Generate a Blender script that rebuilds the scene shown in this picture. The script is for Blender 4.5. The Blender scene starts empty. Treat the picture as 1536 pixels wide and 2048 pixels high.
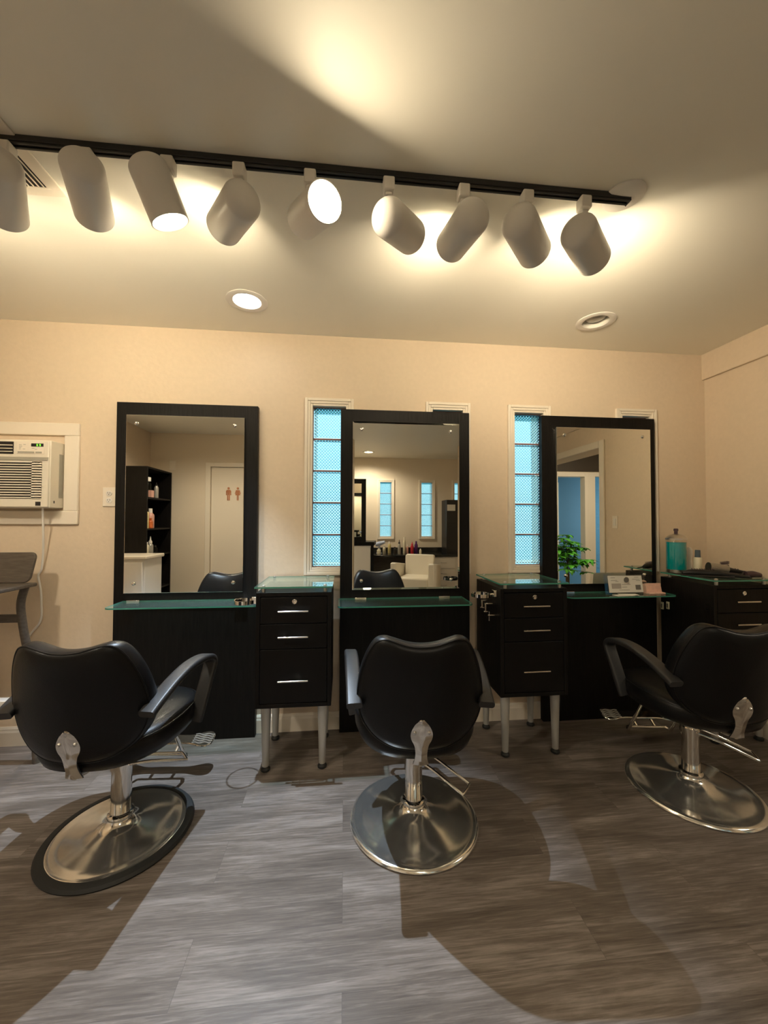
import bpy, bmesh, math, random
from mathutils import Vector, Matrix
random.seed(7)
PI = math.pi
SC = bpy.context.scene
COL = SC.collection

# ------------------------------------------------------------------ camera
YAW, PITCH, ROLL, CAMH = 0.102706, 0.022908, 0.0026, 1.2788
def cam_axes():
    f = Vector((math.sin(YAW)*math.cos(PITCH), math.cos(YAW)*math.cos(PITCH), math.sin(PITCH)))
    r = Vector((math.cos(YAW), -math.sin(YAW), 0)); u = r.cross(f)
    c, s = math.cos(ROLL), math.sin(ROLL)
    return c*r + s*u, -s*r + c*u, f
_r, _u, _f = cam_axes()
cd = bpy.data.cameras.new('camera'); cam = bpy.data.objects.new('camera', cd); COL.objects.link(cam)
cam.matrix_world = Matrix(((_r.x, _u.x, -_f.x, 0), (_r.y, _u.y, -_f.y, 0), (_r.z, _u.z, -_f.z, CAMH), (0, 0, 0, 1)))
cd.sensor_fit = 'VERTICAL'; cd.sensor_height = 36.0; cd.lens = 770/2048*36.0
cd.clip_start = 0.02; cd.clip_end = 100
SC.camera = cam

# ------------------------------------------------------------------ view, world, lights
SC.view_settings.view_transform = 'Standard'; SC.view_settings.look = 'None'
SC.view_settings.gamma = 1.0; SC.view_settings.use_curve_mapping = False
SC.view_settings.exposure = 0.83
LAMP_W = 1.6          # each lit track head
COOL_W = 158.0        # cool recessed downlight between the first two stations
BACK_W = 46.0         # rear recessed light, and the added unseen one before the restroom
WARM = (1.0, 0.83, 0.58); COOL = (0.68, 0.83, 1.0)

W = bpy.data.worlds.new('World'); SC.world = W; W.use_nodes = True
nt = W.node_tree; nt.nodes.clear()
wo = nt.nodes.new('ShaderNodeOutputWorld'); bg = nt.nodes.new('ShaderNodeBackground')
tc = nt.nodes.new('ShaderNodeTexCoord'); sx = nt.nodes.new('ShaderNodeSeparateXYZ'); cr = nt.nodes.new('ShaderNodeValToRGB')
mr = nt.nodes.new('ShaderNodeMapRange'); mr.inputs[1].default_value = -1; mr.inputs[2].default_value = 1
nt.links.new(tc.outputs['Generated'], sx.inputs[0]); nt.links.new(sx.outputs['Z'], mr.inputs[0]); nt.links.new(mr.outputs[0], cr.inputs[0])
e = cr.color_ramp.elements
e[0].position = 0.38; e[0].color = (0.03, 0.20, 0.26, 1)
e[1].position = 0.60; e[1].color = (0.93, 1.0, 1.0, 1)
for p_, c_ in ((.44, (.10, .42, .52)), (.50, (.34, .68, .78)), (.55, (.70, .92, .97))):
    k = cr.color_ramp.elements.new(p_); k.color = (*c_, 1)
nt.links.new(cr.outputs[0], bg.inputs[0]); bg.inputs[1].default_value = 1.0
nt.links.new(bg.outputs[0], wo.inputs[0])

def lamp(name, kind, loc, energy, color, **kw):
    l = bpy.data.lights.new(name, kind); l.energy = energy; l.color = color
    for k_, v_ in kw.items(): setattr(l, k_, v_)
    o = bpy.data.objects.new(name, l); o.location = loc; COL.objects.link(o); return o

# ------------------------------------------------------------------ helpers
class MB:
    """collects shapes into one mesh"""
    def __init__(s): s.v = []; s.f = []; s.m = []; s.mi = 0
    def add(s, vs, fs):
        b = len(s.v); s.v += [Vector(p) for p in vs]
        for f in fs: s.f.append([i+b for i in f]); s.m.append(s.mi)
        return s
    def box(s, a, b, rot=None, piv=None):
        x0, y0, z0 = a; x1, y1, z1 = b
        vs = [Vector(p) for p in ((x0,y0,z0),(x1,y0,z0),(x1,y1,z0),(x0,y1,z0),(x0,y0,z1),(x1,y0,z1),(x1,y1,z1),(x0,y1,z1))]
        if rot is not None:
            c = Vector(piv) if piv is not None else (Vector(a)+Vector(b))/2
            vs = [c + rot @ (p-c) for p in vs]
        return s.add(vs, [(0,3,2,1),(4,5,6,7),(0,1,5,4),(1,2,6,5),(2,3,7,6),(3,0,4,7)])
    def loft(s, rings, cap0=True, cap1=True, close=True):
        n = len(rings[0]); vs = [p for r in rings for p in r]; fs = []
        for i in range(len(rings)-1):
            for j in range(n if close else n-1):
                k = (j+1) % n
                fs.append((i*n+j, i*n+k, (i+1)*n+k, (i+1)*n+j))
        if cap0: fs.append(tuple(reversed(range(n))))
        if cap1: fs.append(tuple((len(rings)-1)*n+j for j in range(n)))
        return s.add(vs, fs)
    def lathe(s, prof, c=(0,0,0), axis=(0,0,1), seg=32, cap0=True, cap1=True):
        ax = Vector(axis).normalized(); t = Vector((1,0,0)) if abs(ax.x) < .9 else Vector((0,1,0))
        u = ax.cross(t).normalized(); w = ax.cross(u); c = Vector(c)
        rings = [[c + ax*h + (u*math.cos(2*PI*j/seg) + w*math.sin(2*PI*j/seg))*max(r, 1e-5) for j in range(seg)] for r, h in prof]
        return s.loft(rings, cap0, cap1)
    def cyl(s, a, b, r0, r1=None, seg=20):
        a = Vector(a); b = Vector(b); d = b-a
        return s.lathe([(r0, 0), (r0 if r1 is None else r1, d.length)], a, d, seg)
    def tube(s, pts, r, seg=10, closed=False):
        P = [Vector(p) for p in pts]; n = len(P); rings = []; pu = None
        for i in range(n):
            if closed: d = P[(i+1) % n]-P[i-1]
            else: d = P[min(i+1, n-1)]-P[max(i-1, 0)]
            d.normalize()
            if pu is None:
                t = Vector((0,0,1)) if abs(d.z) < .9 else Vector((1,0,0)); u = d.cross(t).normalized()
            else: u = (pu - d*pu.dot(d)).normalized()
            pu = u; w = d.cross(u); rr = r[i] if isinstance(r, (list, tuple)) else r
            rings.append([P[i] + (u*math.cos(2*PI*j/seg)+w*math.sin(2*PI*j/seg))*rr for j in range(seg)])
        if closed: rings.append(rings[0]); return s.loft(rings, False, False)
        return s.loft(rings)
    def sweep(s, pts, sec, side):
        """sweep a 2-D section (side, normal) along pts; side = constant vector"""
        P = [Vector(p) for p in pts]; S = Vector(side).normalized(); rings = []
        for i in range(len(P)):
            d = (P[min(i+1, len(P)-1)]-P[max(i-1, 0)]).normalized(); nrm = S.cross(d).normalized(); sd = d.cross(nrm).normalized()
            rings.append([P[i] + sd*a + nrm*b for a, b in sec])
        return s.loft(rings)
    def prism(s, poly, off):
        off = Vector(off); P = [Vector(p) for p in poly]
        return s.loft([P, [p+off for p in P]])
    def ball(s, c, r, seg=16, rings=8, sc=(1,1,1)):
        c = Vector(c); R = []
        for i in range(rings+1):
            a = -PI/2 + PI*i/rings; rr = max(math.cos(a), 1e-4)*r
            R.append([c + Vector((rr*math.cos(2*PI*j/seg)*sc[0], rr*math.sin(2*PI*j/seg)*sc[1], r*math.sin(a)*sc[2])) for j in range(seg)])
        return s.loft(R)
    def build(s, name, mat, parent=None, world=False, bevel=0, smooth=40, seg=2, solid=False):
        off = Vector((0,0,0))
        if world and parent is not None:
            p = parent
            while p is not None: off += p.location; p = p.parent
        me = bpy.data.meshes.new(name)
        me.from_pydata([p-off for p in s.v], [], s.f)
        bm = bmesh.new(); bm.from_mesh(me)
        if not solid: bmesh.ops.recalc_face_normals(bm, faces=bm.faces)
        bm.to_mesh(me); bm.free()
        for m_ in (mat if isinstance(mat, (list, tuple)) else [mat]): me.materials.append(m_)
        for p_, mi in zip(me.polygons, s.m): p_.material_index = mi
        if smooth:
            me.shade_smooth(); me.set_sharp_from_angle(angle=math.radians(smooth))
        o = bpy.data.objects.new(name, me); COL.objects.link(o)
        if parent is not None: o.parent = parent
        if bevel:
            b = o.modifiers.new('bevel', 'BEVEL'); b.width = bevel; b.segments = seg; b.limit_method = 'ANGLE'; b.angle_limit = math.radians(40)
        return o

def catmull(pts, n=6, closed=False):
    P = [Vector(p) for p in pts]; out = []; N = len(P)
    rng = range(N) if closed else range(N-1)
    for i in rng:
        if closed: a, b, c, d = P[i-1], P[i], P[(i+1) % N], P[(i+2) % N]
        else: a, b, c, d = P[max(i-1, 0)], P[i], P[i+1], P[min(i+2, N-1)]
        for k in range(n):
            t = k/n
            out.append(0.5*((2*b)+(c-a)*t+(2*a-5*b+4*c-d)*t*t+(3*b-a-3*c+d)*t**3))
    if not closed: out.append(P[-1])
    return out
def rrect(w, h, r, n=4):
    o = []
    for cx, cy, a0 in ((w/2-r, h/2-r, 0), (-w/2+r, h/2-r, PI/2), (-w/2+r, -h/2+r, PI), (w/2-r, -h/2+r, 1.5*PI)):
        for i in range(n+1):
            a = a0 + PI/2*i/n; o.append((cx+r*math.cos(a), cy+r*math.sin(a)))
    return o

def tag(o, label=None, cat=None, group=None, kind=None):
    if label: o['label'] = label
    if cat: o['category'] = cat
    if group: o['group'] = group
    if kind: o['kind'] = kind
    return o
def thing(name, label, cat, loc=(0,0,0), rz=0, group=None):
    o = bpy.data.objects.new(name, None); COL.objects.link(o); o.empty_display_size = .05
    o.location = loc; o.rotation_euler = (0, 0, rz)
    return tag(o, label, cat, group)
def struct(o): o['kind'] = 'structure'; return o
def sthing(name, loc=(0,0,0)):
    o = bpy.data.objects.new(name, None); COL.objects.link(o); o.location = loc; o['kind'] = 'structure'; return o
def kids(o): return [c for c in bpy.data.objects if c.parent == o]
def copy_tree(o, parent=None):
    c = o.copy(); COL.objects.link(c); c.parent = parent
    for ch in kids(o): copy_tree(ch, c)
    return c

# ------------------------------------------------------------------ materials
def mat(name, col, rough=.5, metal=0, spec=.5, bump=0, bscale=60, stretch=(1,1,1), var=0, coat=0, emit=None, es=0, space='Object'):
    m = bpy.data.materials.new(name); m.use_nodes = True; t = m.node_tree; b = t.nodes['Principled BSDF']
    b.inputs['Base Color'].default_value = (*col, 1); b.inputs['Roughness'].default_value = rough
    b.inputs['Metallic'].default_value = metal; b.inputs['Specular IOR Level'].default_value = spec
    b.inputs['Coat Weight'].default_value = coat
    if emit: b.inputs['Emission Color'].default_value = (*emit, 1); b.inputs['Emission Strength'].default_value = es
    if bump or var:
        c = t.nodes.new('ShaderNodeTexCoord'); mp = t.nodes.new('ShaderNodeMapping'); mp.inputs['Scale'].default_value = stretch
        n = t.nodes.new('ShaderNodeTexNoise'); n.inputs['Scale'].default_value = bscale; n.inputs['Detail'].default_value = 4
        t.links.new(c.outputs[space], mp.inputs[0]); t.links.new(mp.outputs[0], n.inputs['Vector'])
        if bump:
            bp = t.nodes.new('ShaderNodeBump'); bp.inputs['Strength'].default_value = bump; bp.inputs['Distance'].default_value = .004
            t.links.new(n.outputs[0], bp.inputs['Height']); t.links.new(bp.outputs[0], b.inputs['Normal'])
        if var:
            r = t.nodes.new('ShaderNodeValToRGB')
            r.color_ramp.elements[0].position = .3; r.color_ramp.elements[1].position = .7
            r.color_ramp.elements[0].color = (*[x*(1-var) for x in col], 1); r.color_ramp.elements[1].color = (*[min(1, x*(1+var)) for x in col], 1)
            t.links.new(n.outputs[0], r.inputs[0]); t.links.new(r.outputs[0], b.inputs['Base Color'])
    return m

M = {}
M['wall'] = mat('wall_paint', (.735, .605, .455), .62, bump=.25, bscale=40, var=.02)
M['wall_rear'] = mat('rear_wall_paint', (.77, .67, .53), .6, bump=.15, bscale=40)
M['ceiling'] = mat('ceiling_paint', (.87, .835, .735), .5, spec=.4, bump=.06, bscale=9)
M['trim'] = mat('trim_paint', (.84, .76, .64), .35, spec=.5)
M['wood'] = mat('black_woodgrain', (.0055, .0045, .0038), .5, spec=.2, bump=.35, bscale=16, stretch=(7, 7, .5), var=.35)
M['drawer'] = mat('drawer_laminate', (.005, .0042, .0038), .42, spec=.2, bump=.15, bscale=16, stretch=(6, 6, .5))
M['leather'] = mat('black_vinyl', (.004, .004, .0045), .36, spec=.28, bump=.12, bscale=260)
M['urethane'] = mat('black_urethane', (.02, .02, .021), .45, bump=.05, bscale=200)
M['rubber'] = mat('black_rubber', (.012, .013, .013), .6)
M['chrome'] = mat('chrome', (.82, .80, .76), .09, metal=1)
M['basechrome'] = mat('worn_chrome', (.93, .92, .88), .14, metal=.93, bump=.03, bscale=30, var=.08)
M['steel'] = mat('brushed_steel', (.62, .60, .57), .3, metal=1)
M['silverpaint'] = mat('silver_paint', (.46, .45, .42), .38, metal=.35)
M['white'] = mat('white_paint', (.80, .76, .70), .35)
M['shade'] = mat('lamp_can_enamel', (.74, .71, .66), .34, spec=.5)
M['canin'] = mat('can_interior', (.85, .82, .74), .4)
M['black'] = mat('black_metal', (.012, .012, .011), .4)
M['blackplastic'] = mat('black_plastic', (.014, .013, .013), .35)
M['acplastic'] = mat('ivory_plastic', (.78, .72, .60), .4)
M['acgrey'] = mat('grey_plastic_band', (.36, .34, .28), .45)
M['dark'] = mat('dark_recess', (.012, .008, .006), .7)
M['brownwood'] = mat('dark_stained_wood', (.10, .082, .066), .45, bump=.2, bscale=14, stretch=(1, 6, 6), var=.25)
M['paper'] = mat('white_card', (.74, .72, .66), .6)
M['ink'] = mat('grey_ink', (.16, .15, .14), .7)
M['inkl'] = mat('pale_ink', (.42, .38, .34), .7)
M['pink'] = mat('pink_card', (.78, .50, .40), .6, var=.1, bscale=50)
M['lens'] = mat('lit_lamp_lens', (.9, .85, .7), .3, emit=(1, .86, .58), es=9)
M['coollens'] = mat('lit_cool_lens', (.9, .9, .9), .3, emit=(.95, .98, 1), es=8)
M['offlens'] = mat('unlit_lens', (.45, .43, .38), .25)
M['led'] = mat('green_led', (.05, .3, .02), .4, emit=(.25, 1, .05), es=1.2)
M['mortar'] = mat('window_mortar', (.33, .17, .16), .8)
M['copper'] = mat('copper_sign', (.50, .22, .12), .35, metal=.6)
M['granite'] = mat('black_granite', (.018, .018, .017), .12, var=.4, bscale=180)
M['bluewall'] = mat('blue_paint', (.10, .24, .36), .6)
M['brownwall'] = mat('dark_brown_paint', (.045, .032, .02), .6)
M['leaf'] = mat('leaf_green', (.09, .42, .035), .35, var=.5, bscale=8)
M['trunk'] = mat('plant_bark', (.16, .12, .07), .8, bump=.4, bscale=40)
M['pot'] = mat('grey_pot', (.09, .12, .14), .5)
M['soil'] = mat('potting_soil', (.03, .02, .014), .9, bump=.6, bscale=80)
M['whitevinyl'] = mat('white_vinyl', (.80, .74, .62), .4, bump=.08, bscale=120)
M['red'] = mat('red_plastic', (.62, .03, .04), .3)
M['purple'] = mat('purple_plastic', (.08, .015, .12), .3)
M['paleblue'] = mat('pale_blue_plastic', (.45, .52, .70), .4)
M['silverbottle'] = mat('silver_bottle', (.5, .48, .44), .3, metal=.4)
M['orange'] = mat('orange_plastic', (.55, .13, .03), .35)
M['salmon'] = mat('salmon_label', (.70, .38, .30), .4)
M['yellow'] = mat('yellow_plastic', (.72, .60, .28), .4)
M['cream'] = mat('cream_plastic', (.75, .69, .52), .4)
M['bristle'] = mat('brush_barrel_metal', (.34, .31, .26), .35, metal=.6, bump=.5, bscale=200)
M['mauve'] = mat('mauve_plastic', (.07, .04, .05), .4)

def mirror_mat():
    m = bpy.data.materials.new('mirror_silver'); m.use_nodes = True; t = m.node_tree; t.nodes.clear()
    o = t.nodes.new('ShaderNodeOutputMaterial'); g = t.nodes.new('ShaderNodeBsdfGlossy')
    g.inputs['Color'].default_value = (.90, .91, .86, 1); g.inputs['Roughness'].default_value = 0.0
    t.links.new(g.outputs[0], o.inputs[0]); return m
M['mirror'] = mirror_mat()
def sheet_glass(name, tint, haze=0.0):
    m = bpy.data.materials.new(name); m.use_nodes = True; t = m.node_tree; t.nodes.clear(); N = t.nodes.new; L = t.links.new
    o = N('ShaderNodeOutputMaterial'); mx = N('ShaderNodeMixShader'); lw = N('ShaderNodeLayerWeight'); lw.inputs[0].default_value = .5
    p = N('ShaderNodeMath'); p.operation = 'POWER'; p.inputs[1].default_value = 4.5; q_ = N('ShaderNodeMath'); q_.operation = 'MULTIPLY_ADD'; q_.inputs[1].default_value = .8; q_.inputs[2].default_value = .045
    L(lw.outputs['Facing'], p.inputs[0]); L(p.outputs[0], q_.inputs[0])
    a = N('ShaderNodeBsdfTransparent'); a.inputs[0].default_value = (*tint, 1)
    g = N('ShaderNodeBsdfGlossy'); g.inputs['Roughness'].default_value = .015; g.inputs['Color'].default_value = (.95, 1, .98, 1)
    d = N('ShaderNodeBsdfDiffuse'); d.inputs[0].default_value = (.45, .62, .55, 1); hz = N('ShaderNodeMixShader'); hz.inputs[0].default_value = haze
    L(a.outputs[0], hz.inputs[1]); L(d.outputs[0], hz.inputs[2])
    L(q_.outputs[0], mx.inputs[0]); L(hz.outputs[0], mx.inputs[1]); L(g.outputs[0], mx.inputs[2]); L(mx.outputs[0], o.inputs[0])
    return m
M['glass'] = sheet_glass('clear_sheet_glass', (.90, .98, .95), .05)
M['acrylic'] = sheet_glass('clear_acrylic', (.97, .97, .96))
M['edge'] = mat('green_glass_edge', (.06, .27, .20), .12, spec=.7)
def liquid():
    m = bpy.data.materials.new('teal_disinfectant'); m.use_nodes = True; b = m.node_tree.nodes['Principled BSDF']
    b.inputs['Base Color'].default_value = (.0, .34, .36, 1); b.inputs['Roughness'].default_value = .08
    b.inputs['Subsurface Weight'].default_value = .3; b.inputs['Subsurface Radius'].default_value = (.01, .02, .02); return m
M['teal'] = liquid()
def block_glass():
    """pressed glass: refracts the daylight behind it; its diamond relief is modelled in the blocks"""
    m = bpy.data.materials.new('pressed_glass_block'); m.use_nodes = True; t = m.node_tree; t.nodes.clear()
    N = t.nodes.new; L = t.links.new
    o = N('ShaderNodeOutputMaterial')
    g = N('ShaderNodeBsdfRefraction'); g.inputs['IOR'].default_value = 1.45; g.inputs['Roughness'].default_value = .04; g.inputs['Color'].default_value = (.74, .94, 1, 1)
    gl = N('ShaderNodeBsdfGlossy'); gl.inputs['Roughness'].default_value = .1
    tl = N('ShaderNodeBsdfTranslucent'); tl.inputs['Color'].default_value = (.62, .88, .94, 1)
    fr = N('ShaderNodeFresnel'); fr.inputs[0].default_value = 1.45
    m1 = N('ShaderNodeMixShader'); m1.inputs[0].default_value = .12; m2 = N('ShaderNodeMixShader')
    L(g.outputs[0], m1.inputs[1]); L(tl.outputs[0], m1.inputs[2])
    L(fr.outputs[0], m2.inputs[0]); L(m1.outputs[0], m2.inputs[1]); L(gl.outputs[0], m2.inputs[2]); L(m2.outputs[0], o.inputs[0])
    return m
M['block'] = block_glass()
def floor_mat():
    m = bpy.data.materials.new('vinyl_plank_floor'); m.use_nodes = True; t = m.node_tree; b = t.nodes['Principled BSDF']
    N = t.nodes.new; L = t.links.new
    c = N('ShaderNodeTexCoord'); br = N('ShaderNodeTexBrick')
    br.offset = .37; br.inputs['Scale'].default_value = 1; br.inputs['Brick Width'].default_value = 1.22; br.inputs['Row Height'].default_value = .18
    br.inputs['Mortar Size'].default_value = .0006; br.inputs['Mortar Smooth'].default_value = .1; br.inputs['Bias'].default_value = 0
    br.inputs['Color1'].default_value = (.30, .30, .30, 1); br.inputs['Color2'].default_value = (.70, .70, .70, 1); br.inputs['Mortar'].default_value = (.2, .2, .2, 1)
    L(c.outputs['Object'], br.inputs['Vector'])
    # every plank gets its own stretch of grain
    add = N('ShaderNodeVectorMath'); add.operation = 'MULTIPLY_ADD'; add.inputs[1].default_value = (7, 13, 3)
    L(br.outputs['Color'], add.inputs[0]); L(c.outputs['Object'], add.inputs[2])
    def grain(sc, st, det):
        mp = N('ShaderNodeMapping'); mp.inputs['Scale'].default_value = st; L(add.outputs[0], mp.inputs[0])
        n = N('ShaderNodeTexNoise'); n.inputs['Scale'].default_value = sc; n.inputs['Detail'].default_value = det; n.inputs['Roughness'].default_value = .65; n.inputs['Distortion'].default_value = .6
        L(mp.outputs[0], n.inputs['Vector']); return n
    g1 = grain(2.0, (.8, 5.5, 1), 7); g2 = grain(11, (.6, 13, 1), 5)
    mx = N('ShaderNodeMix'); mx.data_type = 'FLOAT'; mx.inputs[0].default_value = .45; L(g1.outputs[0], mx.inputs[2]); L(g2.outputs[0], mx.inputs[3])
    ma = N('ShaderNodeMath'); ma.operation = 'MULTIPLY_ADD'; ma.inputs[1].default_value = .10
    L(br.outputs['Color'], ma.inputs[0]); L(mx.outputs[0], ma.inputs[2])
    r = N('ShaderNodeValToRGB'); E_ = r.color_ramp.elements
    E_[0].position = .34; E_[0].color = (.050, .040, .032, 1); E_[1].position = .74; E_[1].color = (.31, .275, .25, 1)
    kk = E_.new(.54); kk.color = (.138, .115, .098, 1)
    L(ma.outputs[0], r.inputs[0])
    dk = N('ShaderNodeMix'); dk.data_type = 'RGBA'; dk.inputs[7].default_value = (.10, .085, .075, 1)
    L(br.outputs['Fac'], dk.inputs[0]); L(r.outputs[0], dk.inputs[6]); L(dk.outputs[2], b.inputs['Base Color'])
    b.inputs['Roughness'].default_value = .42; b.inputs['Specular IOR Level'].default_value = .35
    bp = N('ShaderNodeBump'); bp.inputs['Strength'].default_value = .12; bp.inputs['Distance'].default_value = .003
    L(mx.outputs[0], bp.inputs['Height']); L(bp.outputs[0], b.inputs['Normal'])
    return m
M['floor'] = floor_mat()

# ------------------------------------------------------------------ room shell
D, XR, XL, YR, YF, H = 2.42, 2.491, -2.556, -2.36, -0.683, 2.44     # back wall, right wall, left wall, rear wall, restroom wall, ceiling
XS = -0.55                                                         # side of the restroom box
FRONT_WIN = [(-.198, .008), (.562, .760), (1.109, 1.307), (1.869, 2.067)]   # glass openings of the back wall
REAR_WIN = [(-.005, .201), (.652, .868), (1.426, 1.634), (2.056, 2.27)]
WZ0, WZ1 = .990, 1.993
RECESS = [(-.517, 2.075, True), (1.447, 2.073, False), (.403, -1.787, True)]

def wall_x(mb, x0, x1, y0, y1, z0, z1, holes):
    """wall along X between y0..y1, holes = [(xa, xb, za, zb)] sorted"""
    x = x0
    for a, b, za, zb in sorted(holes):
        if a > x: mb.box((x, y0, z0), (a, y1, z1))
        if za > z0: mb.box((a, y0, z0), (b, y1, za))
        if zb < z1: mb.box((a, y0, zb), (b, y1, z1))
        x = b
    if x < x1: mb.box((x, y0, z0), (x1, y1, z1))

b = MB(); b.box((XL-.4, YR-.3, -.12), (6.4, D+.12, 0)); struct(b.build('floor', M['floor']))
b = MB(); wall_x(b, XL-.12, XR+.2, D, D+.11, 0, H+.15, [(a, c, WZ0, WZ1) for a, c in FRONT_WIN]); struct(b.build('wall_back', M['wall'], smooth=0))
b = MB(); wall_x(b, XS-.1, XR+.2, YR-.11, YR, 0, H+.15, [(a, c, WZ0, WZ1) for a, c in REAR_WIN]); struct(b.build('wall_rear', M['wall_rear'], smooth=0))
b = MB(); b.box((XL-.12, YF-.1, 0), (XL, D, H+.15)); struct(b.build('wall_left', M['wall'], smooth=0))
b = MB(); wall_x(b, XL, XS, YF-.1, YF, 0, H+.15, [(-1.788, -.975, -.01, 2.0)]); struct(b.build('wall_front', M['wall_rear'], smooth=0))
b = MB(); b.box((XS-.1, YR, 0), (XS, YF-.1, H+.15)); struct(b.build('wall_side', M['wall_rear'], smooth=0))
OY0, OY1 = -.30, 1.172                                              # opening in the right wall
b = MB(); b.box((XR, OY1, 0), (XR+.22, D, H+.15)); b.box((XR, YR, 0), (XR+.22, OY0, H+.15)); b.box((XR, OY0, 2.0), (XR+.22, OY1, H+.15)); struct(b.build('wall_right', M['wall'], smooth=0))
b = MB(); b.box((XR-.022, YR, 2.262), (XR, D, H)); struct(b.build('trim_1', M['wall'], smooth=0, bevel=.004))
# ceiling with round cut-outs for the recessed lights
b = MB(); q = .16
def strip(y0, y1, xs):
    x = XL-.12
    for cx, cy in sorted(xs):
        b.add([(x, y0, H), (cx-q, y0, H), (cx-q, y1, H), (x, y1, H)], [(0, 1, 2, 3)])
        n = 32; inn = []; out = []
        for j in range(n):
            a = 2*PI*j/n + PI/4; ca, sa = math.cos(a), math.sin(a); m_ = max(abs(ca), abs(sa))
            inn.append((cx+.078*ca, cy+.078*sa, H)); out.append((cx+q*ca/m_, cy+(q*sa/m_), H))
        b.add(inn+out, [(j, (j+1) % n, n+(j+1) % n, n+j) for j in range(n)])
        x = cx+q
    b.add([(x, y0, H), (XR+.22, y0, H), (XR+.22, y1, H), (x, y1, H)], [(0, 1, 2, 3)])
RY = 2.074
strip(YR-.1, -1.787-q, []); strip(-1.787-q, -1.787+q, [(.403, -1.787)]); strip(-1.787+q, .64-q, []); strip(.64-q, .64+q, [(-1.62, .64)]); strip(.64+q, RY-q, []); strip(RY-q, RY+q, [(-.517, RY), (1.447, RY)]); strip(RY+q, D+.1, [])
b.box((XL-.12, YR-.11, H+.16), (XR+.22, D+.11, H+.24))
struct(b.build('ceiling', M['ceiling'], smooth=0, solid=True))
# baseboards
def baseboard(name, a, c, axis, side):
    b = MB(); t = .013
    prof = [(0, 0), (t, 0), (t, .075), (t*.75, .086), (t*.75, .093), (.004, .105), (0, .105)]
    if axis == 'x': poly = [(a[0], a[1]+side*p, z) for p, z in prof]; b.prism(poly, (c-a[0], 0, 0))
    else: poly = [(a[0]+side*p, a[1], z) for p, z in prof]; b.prism(poly, (0, c-a[1], 0))
    return struct(b.build(name, M['trim'], smooth=0))
baseboard('baseboard_back', (XL, D), XR, 'x', -1)
baseboard('baseboard_right', (XR, OY1+.075), D-.014, 'y', -1)
baseboard('baseboard_left', (XL, YF), D-.014, 'y', 1)
baseboard('baseboard_front', (-2.54, YF), -1.86, 'x', 1)
# casing around the opening of the right wall
b = MB()
for y0, y1, z0, z1 in ((OY1, OY1+.07, 0, 2.07), (OY0-.07, OY0, 0, 2.07), (OY0, OY1, 2.0, 2.07)): b.box((XR-.018, y0, z0), (XR, y1, z1))
struct(b.build('trim_2', M['trim'], smooth=0, bevel=.005))

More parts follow.
